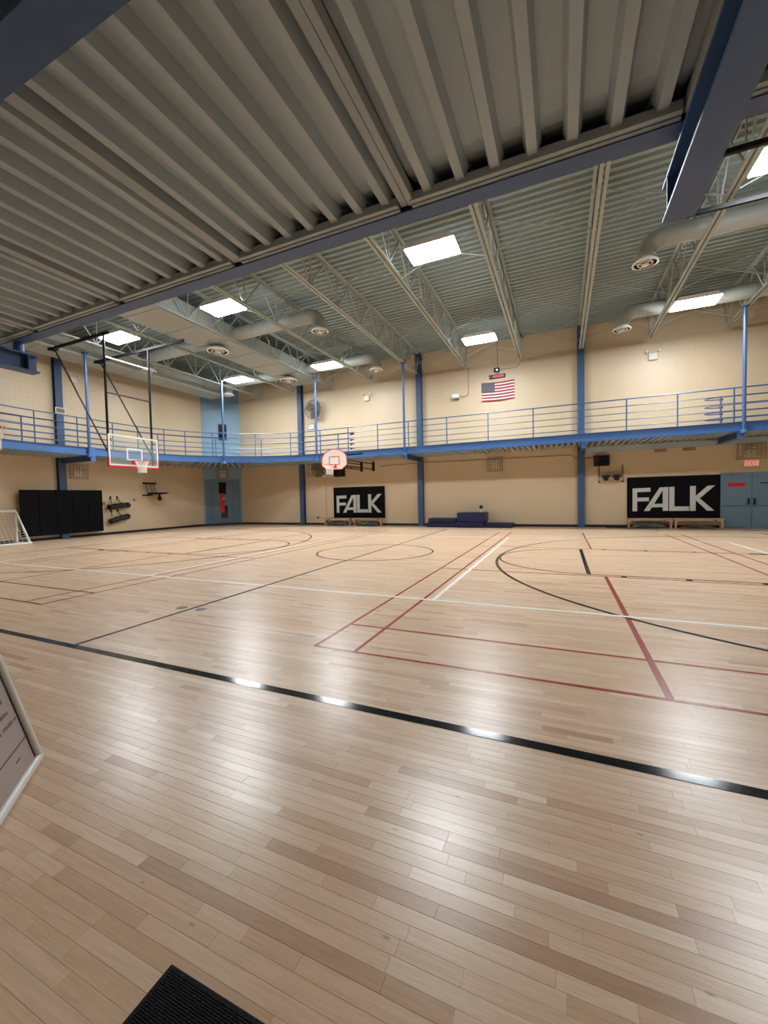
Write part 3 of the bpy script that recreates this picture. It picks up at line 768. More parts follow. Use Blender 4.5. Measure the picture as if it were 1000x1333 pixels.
def main_goal(label,loc,rz,bars):
    # local: board faces +x, ring centre above the origin; z absolute
    t=thing('basketball_goal',label,'basketball hoop',loc,'hanging glass backboards',rz)
    bx=-0.40
    MB().box(bx,bx+0.012,-0.90,0.90,2.92,3.93).build('glass_board','clear_glass',t,local=True)
    rect_frame(MB(),bx-0.012,-0.955,0.955,2.86,3.97,0.055,0.036).build('board_frame','white_paint',t,local=True)
    rect_frame(MB(),bx+0.013,-0.305,0.305,3.08,3.53,0.05,0.004).build('shooter_square','white_paint',t,local=True)
    m=MB(); m.rbox(bx-0.03,bx+0.035,-0.99,0.99,2.79,2.865,0.012).rbox(bx-0.03,bx+0.035,-0.99,-0.935,2.86,3.13,0.012).rbox(bx-0.03,bx+0.035,0.935,0.99,2.86,3.13,0.012)
    m.build('edge_padding','red_paint',t,local=True)
    rim(t,(0,0,3.05),0.23,(bx,0,0))
    xm=bx-0.16
    for s in (-1,1):
        MB().tube([(xm,s*0.84,2.95),(xm,s*0.84,7.46)],0.04,10).build('mast','black_steel',t,smooth=True,local=True)
        xb=xm-3.1
        MB().bar((bars[0],s*0.84,7.50),(bars[1] if s<0 else bars[2],s*0.84,7.50),0.07,0.09).build('ceiling_bar','black_steel',t,local=True)
        MB().tube([(xb+0.15,s*0.84,7.46),(xm,s*0.84,3.3)],0.028,8).build('diagonal_brace','black_steel',t,smooth=True,local=True)
        MB().box(xb,xb+0.3,s*0.84-0.07,s*0.84+0.07,7.40,7.475).build('hinge_block','black_steel',t,local=True)
        MB().box(xm-0.02,bx-0.012,s*0.84-0.03,s*0.84+0.03,3.05,3.12).build('board_bracket','black_steel',t,local=True)
        MB().box(xm-0.02,bx-0.012,s*0.84-0.03,s*0.84+0.03,3.75,3.82).build('board_bracket','black_steel',t,local=True)
    for z,mt in ((6.71,'white_paint'),(5.46,'plate_grey')): MB().tube([(xm,-0.84,z),(xm,0.84,z)],0.03,8).build('cross_tube',mt,t,smooth=True,local=True)
    return t
main_goal('glass backboard with red padding hung on black masts from the roof',(-14.24,CY,0),0,(-3.9,-0.3,1.4))
main_goal('glass backboard hung from the roof over the far court end beyond the exit doors',(4.72,CY,0),PI,(-3.9,2.2,2.4))
def fan_goal(label,loc,rz,to_wall):
    # local: board faces -y, ring centre at origin
    t=thing('side_hoop',label,'basketball hoop',loc,'fan shaped side hoops',rz)
    by=0.42
    # fan outline
    out=[(-0.40,-0.20),(0.40,-0.20),(0.685,0.0),(0.685,0.26)]
    out+=[(0.685*math.cos(a),0.26+0.50*math.sin(a)) for a in [PI*i/16 for i in range(1,16)]]+[(-0.685,0.26),(-0.685,0.0)]
    z0=3.05
    MB().prism(out,(0,by+0.03,z0),(1,0,0),(0,0,1),0.03).build('fan_board','board_cream',t,local=True)
    m=MB(); pts=[(a*0.985,by-0.004,z0+b*0.985+0.003) for a,b in out]; m.tube(pts,0.022,6,True); m.build('red_border','orange_rim',t,smooth=True,local=True)
    m=MB(); 
    for a in (( -0.28,0.02,-0.24,0.42),(0.24,0.02,0.28,0.42),(-0.24,0.38,0.24,0.42),(-0.24,0.02,0.24,0.05)): m.box(a[0],a[2],by-0.006,by,z0+a[1],z0+a[3])
    m.build('target_square','orange_rim',t,local=True)
    rim(t,(0,0,3.05),0.23,(0,by,0))
    for s in (-1,1):
        x=s*0.36
        for z in (3.05,3.33): MB().tube([(x,by+0.03,z),(x,to_wall-0.03,z)],0.022,8).build('support_arm','black_steel',t,smooth=True,local=True)
        MB().tube([(x,by+0.03,3.05),(-x,to_wall-0.8,3.05)],0.014,6).build('cross_brace','black_steel',t,smooth=True,local=True)
        MB().box(x-0.07,x+0.07,to_wall-0.04,to_wall-0.002,2.95,3.45).build('wall_plate','black_steel',t,local=True)
    MB().bar((0.55,by+0.06,3.5),(1.0,1.4,3.62),0.05,0.07).build('swing_latch','black_steel',t,local=True)
    return t
fan_goal('fan shaped red edged backboard and hoop in front of the wall fan',(-9.72,15.95,0),0,YB-15.95)
fan_goal('fan shaped hoop on the near side, only its net in view',(-10.2,4.16,0),PI,4.16-YF)

# ------------------------------------------------------------------ wall pads, letters, benches, bags
PADW,PADH=3.17,1.72
FALK={'F':[(118,382),(240,378),(240,404),(150,406),(150,442),(230,440),(230,464),(150,466),(150,529),(118,530)],
 'L':[(364,375),(398,374),(398,498),(492,497),(492,524),(364,526)],
 'K':[(497,371),(533,370),(533,432),(606,370),(652,368),(558,447),(648,522),(604,523),(533,459),(533,524),(497,525)]}
def falk_pad(x0,label):
    t=thing('wall_pad',label,'wall pad',(x0+PADW/2,YB-0.06,0.40),'lettered wall pads')
    n=5; wdt=PADW/n
    for i in range(n): MB().rbox(x0+i*wdt+0.002,x0+(i+1)*wdt-0.002,YB-0.075,YB-0.018,0.40,0.40+PADH,0.012).build('pad_panel','navy_vinyl',t)
    cv=lambda p:((p[0]-80)/605*PADW,(575-(p[1]+ (p[0]-80)*0.012))/265*PADH)
    def let(nm,poly,name):
        MB().prism([cv(p) for p in poly][::-1],(x0,YB-0.075,0.40),(1,0,0),(0,0,1),0.006).build(name,'letter_grey',t)
    for k,p in FALK.items(): let(k,p,'letter_'+k.lower())
    # the A: slanted left stroke, upright right stroke, crossbar
    m=MB()
    for poly in ([(195,528),(234,527),(322,395),(322,376),(302,377)],[(322,376),(358,375),(358,525),(322,526)],[(262,482),(322,480),(322,502),(250,504)]):
        m.prism([cv(p) for p in poly][::-1],(x0,YB-0.075,0.40),(1,0,0),(0,0,1),0.006)
    m.build('letter_a','letter_grey',t)
    return t
falk_pad(2.53,'navy wall pad with big grey capital letters beside the double doors')
falk_pad(-11.88,'navy wall pad with big grey capital letters beneath the fan shaped hoop')
t=thing('wall_pad','plain navy wall pad behind the white goal frame on the left wall','wall pad',(XL+0.28,10.45,0.22))
for i in range(5):
    y=8.86+i*0.635; MB().rbox(XL+0.245,XL+0.30,y+0.002,y+0.633,0.22,2.13,0.012).build('pad_panel','navy_vinyl',t)
for z in (0.5,1.8): MB().box(XL+0.005,XL+0.245,8.9,8.96,z,z+0.06).box(XL+0.005,XL+0.245,11.9,11.96,z,z+0.06).build('batten','wood_bench',t)
def bench(x0,x1,y,label):
    t=thing('bench',label,'bench',((x0+x1)/2,y,0),'low wooden benches')
    MB().rbox(x0,x1,y-0.15,y+0.15,0.36,0.41,0.01).build('seat','wood_bench',t)
    for s,x in ((1,x0+0.03),(-1,x1-0.03)):
        # leg frame with a curved knee brace seen from the front
        pts=[(0,0),(0.055,0),(0.055,0.20)]+[(0.055+0.16*(1-math.cos(a)),0.20+0.11*math.sin(a)) for a in [PI/2*i/6 for i in range(1,7)]]+[(0.215,0.36),(0,0.36)]
        if s>0: pl=[(a,b) for a,b in pts]
        else: pl=[(-a,b) for a,b in pts][::-1]
        MB().prism(pl,(x,y+0.12,0),(1,0,0),(0,0,1),0.24).build('leg','wood_bench',t)
    return t
BY=YB-0.30
bench(2.50,4.08,BY,'low wooden bench under the lettered pad by the doors, towards the wall monitor')
bench(4.12,5.73,BY,'low wooden bench under the lettered pad by the doors, next to the doors')
bench(-12.3,-10.62,BY-0.05,'low wooden bench under the lettered pad by the hoop, towards the wall fan')
bench(-10.45,-8.75,BY-0.05,'low wooden bench under the lettered pad by the hoop, away from the wall fan')
def bag(x0,x1,y,h,label,seed):
    rnd=random.Random(seed); t=thing('net_bag',label,'bag',((x0+x1)/2,y,0),'dark bags under the benches')
    n=18; m=MB(); pts=[];rad=[]
    vs=[];fs=[];k=10
    for i in range(n+1):
        f=i/n; e=max(0.15,math.sin(PI*f)**0.5); hh=h*e*(0.75+0.25*rnd.random()); ww=0.13*e
        for j in range(k):
            a=2*PI*j/k; vs.append((x0+(x1-x0)*f,y+ww*math.cos(a),max(0.002,hh/2+hh/2*math.sin(a)+rnd.uniform(-.01,.01))))
    for i in range(n):
        for j in range(k): fs.append((i*k+j,i*k+(j+1)%k,(i+1)*k+(j+1)%k,(i+1)*k+j))
    fs+=[tuple(range(k))[::-1],tuple(n*k+j for j in range(k))]
    m.add(vs,fs); m.build('bag_body','bag_grey',t,smooth=True)
    MB().tube([(x0+0.2,y-0.10,h*0.75),(x0+(x1-x0)*0.4,y-0.15,h*0.4),(x0+(x1-x0)*0.5,y-0.13,h*0.9)],0.012,6).build('bag_cord','white_plastic' if seed%2 else 'black_plastic',t,smooth=True)
bag(2.65,3.95,BY,0.26,'dark grey bag stuffed under the right bench near the monitor',2)
bag(4.3,5.55,BY,0.14,'flat dark bag under the bench next to the doors',4)
bag(-12.1,-10.85,BY-0.05,0.24,'dark grey bag stuffed under the left bench near the fan',6)
bag(-10.25,-8.95,BY-0.05,0.24,'dark grey bag with pale cord under the left bench',3)
tag(MB().tube([(1.7,19.55,0.02),(2.1,19.45,0.025),(2.6,19.3,0.02),(3.2,19.35,0.02),(3.6,19.28,0.02)],0.02,6).build('black_strap','black_plastic',smooth=True),'black strap lying on the floor beside the right bench','strap')

# blue mats
def folded_mat(x0,x1,y0,y1,z0,z1,n,label):
    t=thing('gym_mat',label,'mat',((x0+x1)/2,(y0+y1)/2,z0),'blue gym mats')
    h=(z1-z0)/n
    for i in range(n): MB().rbox(x0+random.uniform(-.02,.02),x1+random.uniform(-.02,.02),y0+random.uniform(-.015,.015),y1,z0+i*h+0.002,z0+(i+1)*h-0.002,0.018).build('mat_layer','mat_blue',t)
folded_mat(-6.12,-4.62,19.0,YB-0.05,0.0,0.22,1,'low blue gym mat beside the blue column, beneath another')
folded_mat(-6.05,-4.66,19.1,YB-0.05,0.222,0.42,1,'flat blue gym mat lying on the low one beside the column')
folded_mat(-4.6,-3.30,18.9,YB-0.05,0.0,0.27,1,'blue gym mat at the bottom of the tall stack')
folded_mat(-4.58,-3.28,18.92,YB-0.05,0.272,0.70,1,'thick blue gym mat on top of the tall stack')
folded_mat(-3.25,-2.05,18.95,YB-0.05,0.0,0.20,1,'single low blue gym mat beyond the tall stack')
t=thing('bottle','small bottle with a dark cap standing on the tall blue mat','bottle',(-3.52,19.4,0.70))
MB().lathe([(0,0.70),(0.045,0.70),(0.05,0.72),(0.05,0.82),(0.035,0.86),(0.03,0.88),(0,0.88)],(-3.52,19.4,0),16).build('bottle_body','white_plastic',t,smooth=True)
MB().lathe([(0,0.87),(0.06,0.87),(0.085,0.93),(0.075,1.0),(0.03,1.03),(0,1.03)],(-3.52,19.4,0),16).build('bottle_cap','black_plastic',t,smooth=True)

# ------------------------------------------------------------------ things on the back wall
def wall_fan(x,z,r,label,yb=YB):
    t=thing('wall_fan',label,'fan',(x,yb-0.3,z),'black wall fans')
    y=yb-0.42
    m=MB(); 
    for k in range(9): m.tube([(x+r*(k+1)/9*math.cos(2*PI*i/28),y-0.10*(1-((k+1)/9)**2),z+r*(k+1)/9*math.sin(2*PI*i/28)) for i in range(28)],0.008 if k<8 else 0.022,4,True)
    for k in range(36):
        a=2*PI*k/36; m.tube([(x+r*f*math.cos(a),y-0.10*(1-f*f),z+r*f*math.sin(a)) for f in (0.1,0.4,0.7,1.0)],0.006,4)
    m.build('cage','grille_grey',t)
    m=MB(); m.lathe([(0,-0.06),(0.09,-0.05),(0.10,0.12),(0.07,0.18),(0,0.18)],(x,y+0.05,z),16,'y'); m.build('motor','black_plastic',t,smooth=True)
    for k in range(3):
        a=2*PI*k/3+0.5; ca,sa=math.cos(a),math.sin(a); m=MB()
        rows_=[]
        for f in (0.12,0.5,0.93):
            w_=0.10+0.14*math.sin(PI*min(f,0.8))
            rows_+= [(x+r*f*ca-w_*sa,y+0.02,z+r*f*sa+w_*ca),(x+r*f*ca+w_*sa,y+0.10,z+r*f*sa-w_*ca)]
        m.add(rows_,[(0,1,3,2),(2,3,5,4)]); o=m.build('blade','grille_grey',t)
        sm=o.modifiers.new('thick','SOLIDIFY'); sm.thickness=0.01
    MB().bar((x+0.08,y+0.15,z-0.05),(x+0.14,yb-0.02,z-0.32),0.05,0.05).build('arm','black_plastic',t)
    MB().box(x+0.06,x+0.22,yb-0.03,yb-0.007,z-0.48,z-0.2).build('wall_bracket','white_plastic',t)
wall_fan(-12.88,6.58,0.52,'round black caged wall fan above the walkway railing')
wall_fan(-12.62,3.20,0.46,'round black caged wall fan behind the fan shaped hoop')
def emergency(x,z,label,place=None):
    t=thing('emergency_light',label,'light',(x,YB-0.06,z-0.12),'twin head emergency lights')
    MB().rbox(x-0.16,x+0.16,YB-0.11,YB-0.008,z-0.15,z+0.13,0.02).build('housing','white_plastic',t)
    for s in (-1,1):
        MB().tube([(x+s*0.12,YB-0.07,z+0.12),(x+s*0.2,YB-0.09,z+0.19)],0.015,6).build('lamp_stem','wire_grey',t)
        MB().lathe([(0,-0.05),(0.05,-0.045),(0.055,-0.03),(0.03,0.04),(0,0.05)],(x+s*0.22,YB-0.10,z+0.21),12,'y').build('lamp_head','white_plastic',t,smooth=True)
emergency(-9.64,6.9,'white twin head emergency light on the upper wall over the lettered pad by the hoop')
emergency(3.45,7.05,'white twin head emergency light on the upper wall over the lettered pad by the doors')
def caged(x,z,label,hw=0.34,hh=0.33,corner=None):
    place=corner or (lambda u,d,v:(u,YB-d,v))
    c=place(x,0.08,z); t=thing('caged_light',label,'light',c,'caged emergency lights')
    def pbox(u0,u1,d0,d1,v0,v1,nm,m_,par=t):
        q=[place(u,d_,v) for v in (v0,v1) for (u,d_) in ((u0,d1),(u1,d1),(u1,d0),(u0,d0))]
        return MB().add(q,[(0,3,2,1),(4,5,6,7),(0,1,5,4),(1,2,6,5),(2,3,7,6),(3,0,4,7)]).build(nm,m_,par)
    pbox(x-0.16,x+0.16,0.01,0.10,z-0.22,z+0.06,'housing','white_plastic')
    for s in (-1,1): pbox(x+s*0.1-0.06,x+s*0.1+0.06,0.03,0.13,z+0.09,z+0.20,'lamp_head','white_plastic')
    g=pbox(x-0.02,x+0.02,0.10,0.11,z-0.05,z-0.02,'test_button','grille_grey')
    m=MB()
    for i in range(7):
        u=x-hw+2*hw*i/6; m.tube([place(u,0.01,z-hh),place(u,0.2,z-hh),place(u,0.2,z+hh),place(u,0.01,z+hh)],0.008 if 0<i<6 else 0.014,4)
    for i in range(7):
        v=z-hh+2*hh*i/6; m.tube([place(x-hw,0.01,v),place(x-hw,0.2,v),place(x+hw,0.2,v),place(x+hw,0.01,v)],0.008 if 0<i<6 else 0.014,4)
    m.build('wire_guard','wire_grey',t)
caged(-2.9,2.97,'emergency light in a wire guard on the wall above the blue mats')
caged(-13.22,3.15,'emergency light in a wire guard beside the lower wall fan',0.3,0.33)
caged(6.60,2.96,'emergency light in a wire guard above the exit sign',0.42,0.28)
caged(11.15,2.97,'emergency light in a wire guard on the left wall beside its column',0.36,0.31,lambda u,d,v:(XL+d,u,v))
caged(CLEN/2,3.18,'emergency light in a wire guard on the pale blue corner',0.34,0.3,lambda u,d,v:cpt(u,v,d+0.07))
# exit sign
t=thing('exit_sign','white exit sign with red letters above the double doors','sign',(6.64,YB-0.04,2.52))
MB().rbox(6.44,6.86,YB-0.07,YB-0.005,2.40,2.63,0.01).build('sign_box','exit_face',t)
text_part('EXIT',0.24,'exit_red',t,(6.65-6.64,-0.036,-0.005),(PI/2,0,0),width=0.62)
MB().box(6.42,6.88,YB-0.08,YB-0.005,2.385,2.40).build('sign_rail','wire_grey',t)
# monitor boxes in frames
def monitor(x0,x1,z0,z1,label):
    t=thing('wall_monitor',label,'monitor',((x0+x1)/2,YB-0.1,z0),'framed wall monitors')
    m=MB(); tt=0.05
    m.box(x0,x1,YB-0.28,YB-0.008,z0,z0+tt).box(x0,x1,YB-0.28,YB-0.008,z1-tt,z1).box(x0,x0+tt,YB-0.28,YB-0.008,z0+tt,z1-tt).box(x1-tt,x1,YB-0.28,YB-0.008,z0+tt,z1-tt); m.build('frame','black_steel',t)
    MB().rbox(x0+0.11,x1-0.07,YB-0.25,YB-0.02,z0+0.055,z1-0.10,0.02).build('screen_case','black_plastic',t)
    MB().box(x0+0.14,x1-0.10,YB-0.256,YB-0.25,z0+0.09,z1-0.14).build('screen','dark_glass',t)
monitor(1.28,1.86,2.66,3.10,'black framed monitor high on the wall beside the blue column')
monitor(-11.72,-11.12,2.72,3.32,'black framed monitor on the wall behind the fan shaped hoop')
# wall mounted dip station
t=thing('exercise_rack','wall mounted exercise rack with two black arm pads below the monitor','exercise rack',(1.9,YB-0.15,2.0))
for x in (1.48,2.37): MB().box(x-0.03,x+0.03,YB-0.06,YB-0.008,1.92,2.68).build('upright','grille_grey',t)
for x in (1.48,2.37): MB().lathe([(0,-0.03),(0.035,-0.03),(0.035,0.0)],(x,YB-0.06,1.98),10,'y').build('knob','black_plastic',t)
MB().box(1.48,2.37,YB-0.09,YB-0.06,2.0,2.16).build('crossbar','wall_smooth',t)
for s,x in ((-1,1.73),(1,2.13)):
    MB().rbox(x-0.16,x+0.16,YB-0.40,YB-0.09,2.14,2.24,0.03).build('arm_pad','black_plastic',t)
    MB().rbox(x-0.09,x+0.09,YB-0.30,YB-0.09,2.02,2.14,0.03).build('pad_bracket','black_plastic',t)
# scoreboard display, camera box, conduits, speaker
t=thing('led_display','slim black display with red lit characters above the flag','display',(-2.77,YB-0.05,7.04))
MB().rbox(-3.14,-2.40,YB-0.09,YB-0.008,7.02,7.20,0.012).build('display_case','black_plastic',t)
for i in range(9): MB().box(-2.95+i*0.055,-2.915+i*0.055,YB-0.094,YB-0.09,7.06,7.16).build('lit_segment','led_red',t)
MB().box(-2.80,-2.70,YB-0.06,YB-0.008,7.20,7.30).build('mount','wire_grey',t)
t=thing('junction_box','small dark box with a tiny bright lamp above the display','box',(-2.78,YB-0.06,7.30))
MB().rbox(-2.92,-2.66,YB-0.12,YB-0.008,7.30,7.50,0.015).build('box_body','black_plastic',t)
MB().lathe([(0,-0.02),(0.03,-0.015),(0.035,0)],(-2.77,YB-0.12,7.40),10,'y').build('lamp','lamp_small',t)
tag(MB().tube([(-2.74,YB-0.02,7.5),(-2.78,YB-0.02,8.75)],0.014,6).build('wall_conduit','conduit_tan',smooth=True),'thin conduit rising from the small dark box to the roof','conduit')
tag(MB().tube([(-2.65,YB-0.02,7.41),(-2.0,YB-0.02,7.41),(-1.86,YB-0.02,7.45),(-1.75,YB-0.02,7.58),(-1.69,YB-0.02,7.75)],0.014,6).build('wall_conduit','conduit_tan',smooth=True),'thin bent conduit joining the small dark box to a roof joist','conduit')
t=thing('wall_speaker','white box fixture on the upper wall left of the flag','speaker',(-4.72,YB-0.1,6.25))
MB().rbox(-4.90,-4.55,YB-0.30,YB-0.02,6.28,6.48,0.02).build('case','white_paint',t)
MB().box(-4.80,-4.62,YB-0.10,YB-0.008,6.22,6.28).build('mount','wire_grey',t)
tag(MB().tube([(-4.54,YB-0.05,6.36),(-4.30,YB-0.03,6.36),(-4.17,YB-0.02,6.45),(-4.15,YB-0.02,6.6),(-4.15,YB-0.02,7.72)],0.016,6).build('wall_conduit','conduit_tan',smooth=True),'thin conduit curving down from a roof joist to the white box','conduit')
tag(MB().tube([(-9.0,YB-0.02,3.2),(-6.9,YB-0.02,3.24),(-1.0,YB-0.02,3.22),(0.4,YB-0.02,3.2),(0.55,YB-0.02,3.04),(1.28,YB-0.02,3.04)],0.02,6).build('wall_conduit','conduit_tan',smooth=True),'long tan conduit running under the walkway to the monitor','conduit')
t=thing('wall_outlet','small dark outlet box low on the wall left of the lettered pad by the hoop','outlet',(-12.98,YB-0.03,0.36))
MB().rbox(-13.02,-12.94,YB-0.05,YB-0.004,0.36,0.48,0.008).build('outlet_box','black_plastic',t)
MB().box(-13.0,-12.96,YB-0.054,YB-0.05,0.39,0.45).build('outlet_face','grille_grey',t)
tag(MB().tube([(-13.8,YB-0.012,0.40),(-11.95,YB-0.012,0.40)],0.010,5).build('wall_conduit','conduit_tan'),'thin conduit low on the wall beside the dark outlet box','conduit')
tag(MB().tube([(-12.42,YB-0.02,2.75),(-12.40,YB-0.02,0.42)],0.010,5).build('wall_conduit','conduit_tan'),'thin vertical conduit below the lower wall fan','conduit')
t=thing('notice_frame','small white framed notice on the wall under the upper fan','notice',(-13.3,YB-0.03,5.55))
MB().box(-13.52,-13.06,YB-0.025,YB-0.008,5.52,5.86).build('frame','grille_grey',t); MB().box(-13.48,-13.10,YB-0.03,YB-0.025,5.56,5.82).build('sheet','white_paint',t)
MB().box(-13.40,-13.28,YB-0.033,YB-0.03,5.70,5.75).build('print_mark','ink',t)

# flag
fg=thing('flag','flag with red and white stripes and a starred blue canton on the wall','flag',(-2.75,YB-0.03,5.98))
FX0,FX1,FZ0,FZ1=-3.51,-1.99,5.99,6.88
def fw_(x,z):      # gentle sag and ripple
    f=(x-FX0)/(FX1-FX0); return (x,YB-0.035-0.012*math.sin(5*f),z-0.035*math.sin(PI*f))
def fpatch(x0,x1,z0,z1,nm,m_,d=0.0,n=14):
    m=MB(); vs=[]
    for i in range(n+1):
        x=x0+(x1-x0)*i/n
        for z in (z0,z1):
            p=fw_(x,z)
            vs+=[(p[0],p[1]-d,p[2]),(p[0],p[1]-d+0.004,p[2])]
    fs=[]
    for i in range(n):
        a=4*i;b=4*i+4
        fs+=[(a,b,b+2,a+2),(a+1,a+3,b+3,b+1),(a,a+1,b+1,b),(a+2,b+2,b+3,a+3)]
    fs+=[(0,2,3,1),(4*n,4*n+1,4*n+3,4*n+2)]
    return m.add(vs,fs).build(nm,m_,fg)
sh=(FZ1-FZ0)/13
for i in range(13): fpatch(FX0,FX1,FZ1-(i+1)*sh,FZ1-i*sh,'stripe','flag_red' if i%2==0 else 'flag_white')
cw=0.40*(FX1-FX0)
fpatch(FX0,FX0+cw,FZ1-7*sh,FZ1,'canton','flag_blue',0.004)
m=MB()
for r in range(9):
    nst=6 if r%2==0 else 5
    for k in range(nst):
        x=FX0+cw*((k+0.5)/6 if nst==6 else (k+1)/6); z=FZ1-7*sh*(r+1)/10
        p=fw_(x,z); pts=[]
        for q in range(10):
            a=PI/2+q*PI/5; R_=0.024 if q%2==0 else 0.010; pts.append((R_*math.cos(a),R_*math.sin(a)))
        m.prism(pts,(p[0],p[1]-0.004,p[2]),(1,0,0),(0,0,1),0.002)
m.build('stars','flag_white',fg)

# ------------------------------------------------------------------ things on the left wall
def hung_roll(y0,y1,za,zb,label):
    t=thing('hanging_punch_bag',label,'bag',(XL+0.2,(y0+y1)/2,min(za,zb)-0.14),'black bags hung sideways on the left wall')
    n=14; m=MB(); pts=[(XL+0.22,y0+(y1-y0)*i/n,za+(zb-za)*i/n+0.03*math.sin(PI*i/n)) for i in range(n+1)]
    rad=[0.04 if i in (0,n) else 0.13+0.012*math.sin(i*1.7) for i in range(n+1)]
    m.tube(pts,rad,14); b_=m.build('bag_body','black_plastic',t,smooth=True)
    yc_=(y0+y1)/2-0.12; zc_=(za+zb)/2
    for s in (-1,1):
        MB().tube([(XL+0.03,yc_+s*0.16,zc_+0.42),(XL+0.14,yc_+s*0.19,zc_+0.25),(XL+0.22,yc_+s*0.26,zc_+0.12)],0.016,6).build('strap','dark_bar',t,smooth=True)
        MB().box(XL+0.004,XL+0.05,yc_+s*0.16-0.03,yc_+s*0.16+0.03,zc_+0.36,zc_+0.5).build('hook','black_steel',t)
        MB().box(XL+0.34,XL+0.355,yc_+s*0.2+0.1,yc_+s*0.2+0.18,zc_-0.07,zc_+0.07).build('patch','dark_bar',t)
hung_roll(12.28,13.42,1.30,1.40,'black padded roll hung level on two straps beside the navy pad')
hung_roll(12.33,13.38,0.60,0.86,'black padded roll hung aslant beneath the level one')
t=thing('speed_bag_platform','black wall mounted speed bag platform with its bag','speed bag',(XL+0.3,14.65,1.65))
MB().rbox(XL+0.01,XL+0.10,14.25,15.0,2.48,2.56,0.01).build('wall_rail','black_steel',t)
for y in (14.42,14.65,14.86): MB().tube([(XL+0.05,y,2.5),(XL+0.2,y,2.0)],0.014,6).build('rod','dark_bar',t,smooth=True)
MB().rbox(XL+0.01,XL+0.10,14.2,14.75,1.86,1.92,0.01).build('wall_rail','black_steel',t)
MB().tube([(XL+0.55,14.75,1.98),(XL+0.55,14.75,2.02)],0.48,28).build('round_board','black_steel',t,smooth=False)
for y in (14.5,15.0): MB().bar((XL+0.02,y,1.95),(XL+0.8,y,1.97),0.05,0.06).build('arm','black_steel',t)
MB().lathe([(0,1.97),(0.03,1.95),(0.05,1.86),(0.11,1.74),(0.115,1.66),(0.08,1.60),(0,1.58)],(XL+0.55,14.8,0),16).build('speed_bag','black_plastic',t,smooth=True)
t=thing('wall_switch','small dark switch plate on the left wall between bags and platform','switch',(XL+0.02,13.77,1.6))
MB().rbox(XL+0.004,XL+0.03,13.73,13.81,1.60,1.72,0.006).build('plate','black_plastic',t); MB().box(XL+0.03,XL+0.035,13.75,13.79,1.64,1.68).build('toggle','white_plastic',t)
t=thing('picture_frame','small dark framed plate at the edge of the navy pad','plate',(XL+0.02,12.2,1.48))
MB().box(XL+0.004,XL+0.03,12.07,12.32,1.42,1.58).build('frame','grille_grey',t); MB().box(XL+0.03,XL+0.034,12.10,12.29,1.445,1.555).build('face','vent_tan',t)
t=thing('emergency_light','faded emergency light high on the left wall behind the backboard mast','light',(XL+0.05,11.2,7.05))
MB().rbox(XL+0.008,XL+0.1,11.05,11.3,6.95,7.2,0.02).build('housing','white_plastic',t)
for s in (-1,1): MB().lathe([(0,-0.04),(0.05,-0.03),(0.03,0.05),(0,0.05)],(XL+0.1,11.18+s*0.18,7.28),10,'x').build('lamp_head','white_plastic',t,smooth=True)

# small goal frame turned to the wall
t=thing('soccer_goal','white framed indoor soccer goal with net standing by the navy pad','goal',(-19.4,7.3,0))
gx0,gx1,gy0,gy1,gz=-19.72,-18.9,5.6,8.72,1.29
for y,yt in ((gy0,gy0),(gy1,gy1-0.06)):
    MB().tube([(gx0,yt,0.04),(gx0,yt,gz)],0.045,10).build('post','white_paint',t,smooth=True)
    MB().tube([(gx0+0.02,yt,gz),(gx1,y,0.045)],0.032,10).build('stay','white_paint',t,smooth=True)
    MB().tube([(gx0,yt,0.035),(gx1,y,0.035)],0.034,10).build('side_bar','white_paint',t,smooth=True)
MB().tube([(gx0,gy0,gz),(gx0,gy1-0.06,gz)],0.045,10).build('crossbar','white_paint',t,smooth=True)
MB().tube([(gx1,gy0-0.03,0.04),(gx1,gy1+0.05,0.04)],0.04,10).build('back_bar','white_paint',t,smooth=True)
m=MB()
for i in range(0,23):
    y=gy0+(gy1-0.06-gy0)*i/22; m.tube([(gx0+0.02,y,gz-0.03),(gx1-0.02,y,0.06)],0.0045,3)
for i in range(1,13):
    f=i/13; m.tube([(gx0+(gx1-gx0)*f,gy0,gz*(1-f)+0.03),(gx0+(gx1-gx0)*f,gy1-0.05,gz*(1-f)+0.03)],0.0045,3)
stuff(m.build('goal_net','net_white',t))

# ------------------------------------------------------------------ foreground: floor mat and leaning sign
t=thing('door_mat','dark navy ribbed carpet mat on the floor in front of the entrance','mat',(-1.0,0.3,0))
MB().rbox(-1.165,0.3,-0.4,0.855,0.002,0.012,0.004).build('carpet','mat_carpet',t)
m=MB(); 
y=-0.38
while y<0.84: m.box(-1.15,0.28,y,y+0.004,0.012,0.0135); y+=0.007
m.build('pile_ribs','mat_carpet',t)

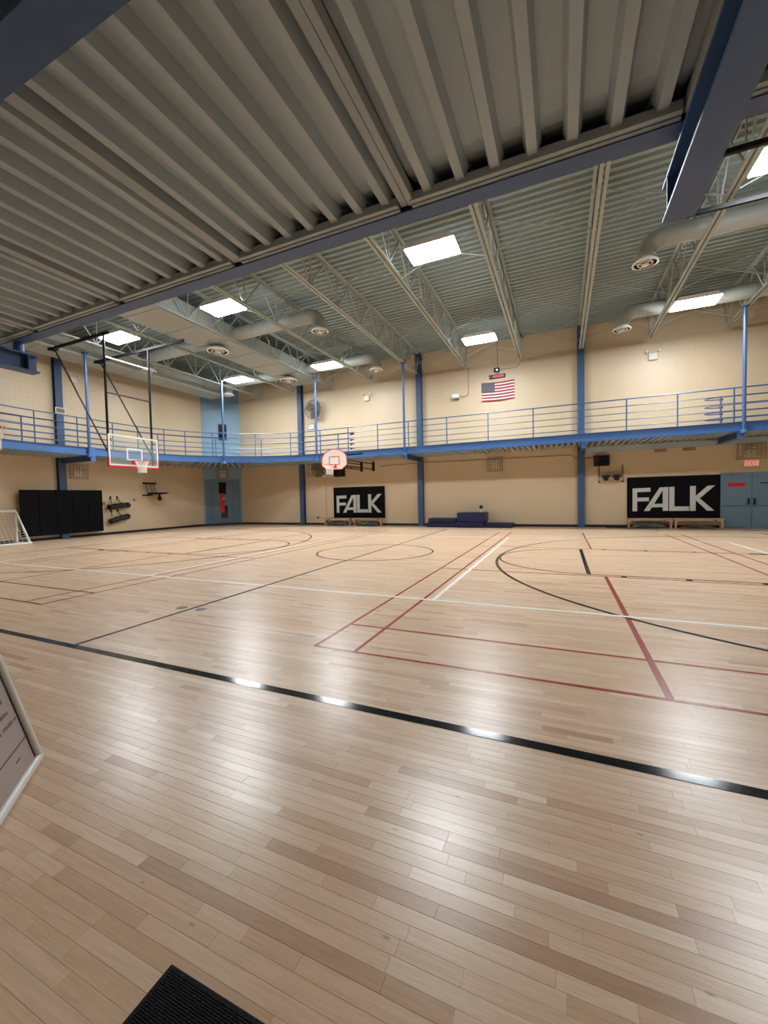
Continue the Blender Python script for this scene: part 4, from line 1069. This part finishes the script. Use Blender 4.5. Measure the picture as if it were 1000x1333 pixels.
C0=Vector((-2.803,1.283,0.012)); bd=Vector((0.7417,-0.6708,0)); nf=Vector((0.6708,0.7417,0)); tlt=math.radians(15)
uv=Vector((0,0,math.cos(tlt)))-nf*math.sin(tlt); nn=bd.cross(uv).normalized()
if nn.dot(-C0)<0: nn=-nn
t=thing('floor_sign','white framed notice sign leaning back on the floor by the entrance','sign',tuple(C0))
SW,SH=0.66,0.92
def sp(a,b,c=0): return C0+bd*a+uv*b+nn*c
rr_=0.024
for nm,a,b in (('frame_rail',(0,0.02),(SW,0.02)),('frame_stile',(0.0,0.02),(0.0,SH)),('frame_stile',(SW,0.02),(SW,SH)),('frame_rail',(0,SH),(SW,SH))):
    MB().tube([sp(*a),sp(*b)],rr_,12).build(nm,'sign_frame',t,smooth=True)
def spr(a0,a1,b0,b1,c0,c1,nm,m_,par=t):
    q=[sp(a,b,c) for c in (c0,c1) for (a,b) in ((a0,b0),(a1,b0),(a1,b1),(a0,b1))]
    return MB().add(q,[(0,3,2,1),(4,5,6,7),(0,1,5,4),(1,2,6,5),(2,3,7,6),(3,0,4,7)]).build(nm,m_,par)
sh_=spr(0.015,SW-0.015,0.03,SH-0.01,-0.008,-0.002,'sheet','sign_paper')
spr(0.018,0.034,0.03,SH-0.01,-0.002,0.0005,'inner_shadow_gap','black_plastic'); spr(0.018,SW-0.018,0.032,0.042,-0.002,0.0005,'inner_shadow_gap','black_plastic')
spr(0.036,SW-0.05,0.175,0.183,-0.002,-0.0012,'print_rule','ink',sh_)
spr(0.16,0.21,0.118,0.127,-0.002,-0.0012,'print_mark','ink',sh_)
rd=random.Random(3)
for b0,a0,h in ((0.30,0.05,0.022),(0.36,0.10,0.026),(0.43,0.11,0.026),(0.52,0.08,0.03),(0.60,0.08,0.03)):
    a=a0
    while a<SW-0.08:
        w_=rd.uniform(0.008,0.018)
        if rd.random()<0.85: spr(a,a+w_*0.55,b0,b0+h*rd.uniform(0.6,1),-0.002,-0.0012,'print_mark','ink',sh_)
        a+=w_
MB().tube([sp(0.03,SH*0.9,-0.02),(C0+bd*0.03-nf*0.52+Vector((0,0,0.0)))],0.014,8).build('rear_prop','sign_frame',t,smooth=True)
MB().tube([sp(SW-0.03,SH*0.9,-0.02),(C0+bd*(SW-0.03)-nf*0.52+Vector((0,0,0.0)))],0.014,8).build('rear_prop','sign_frame',t,smooth=True)
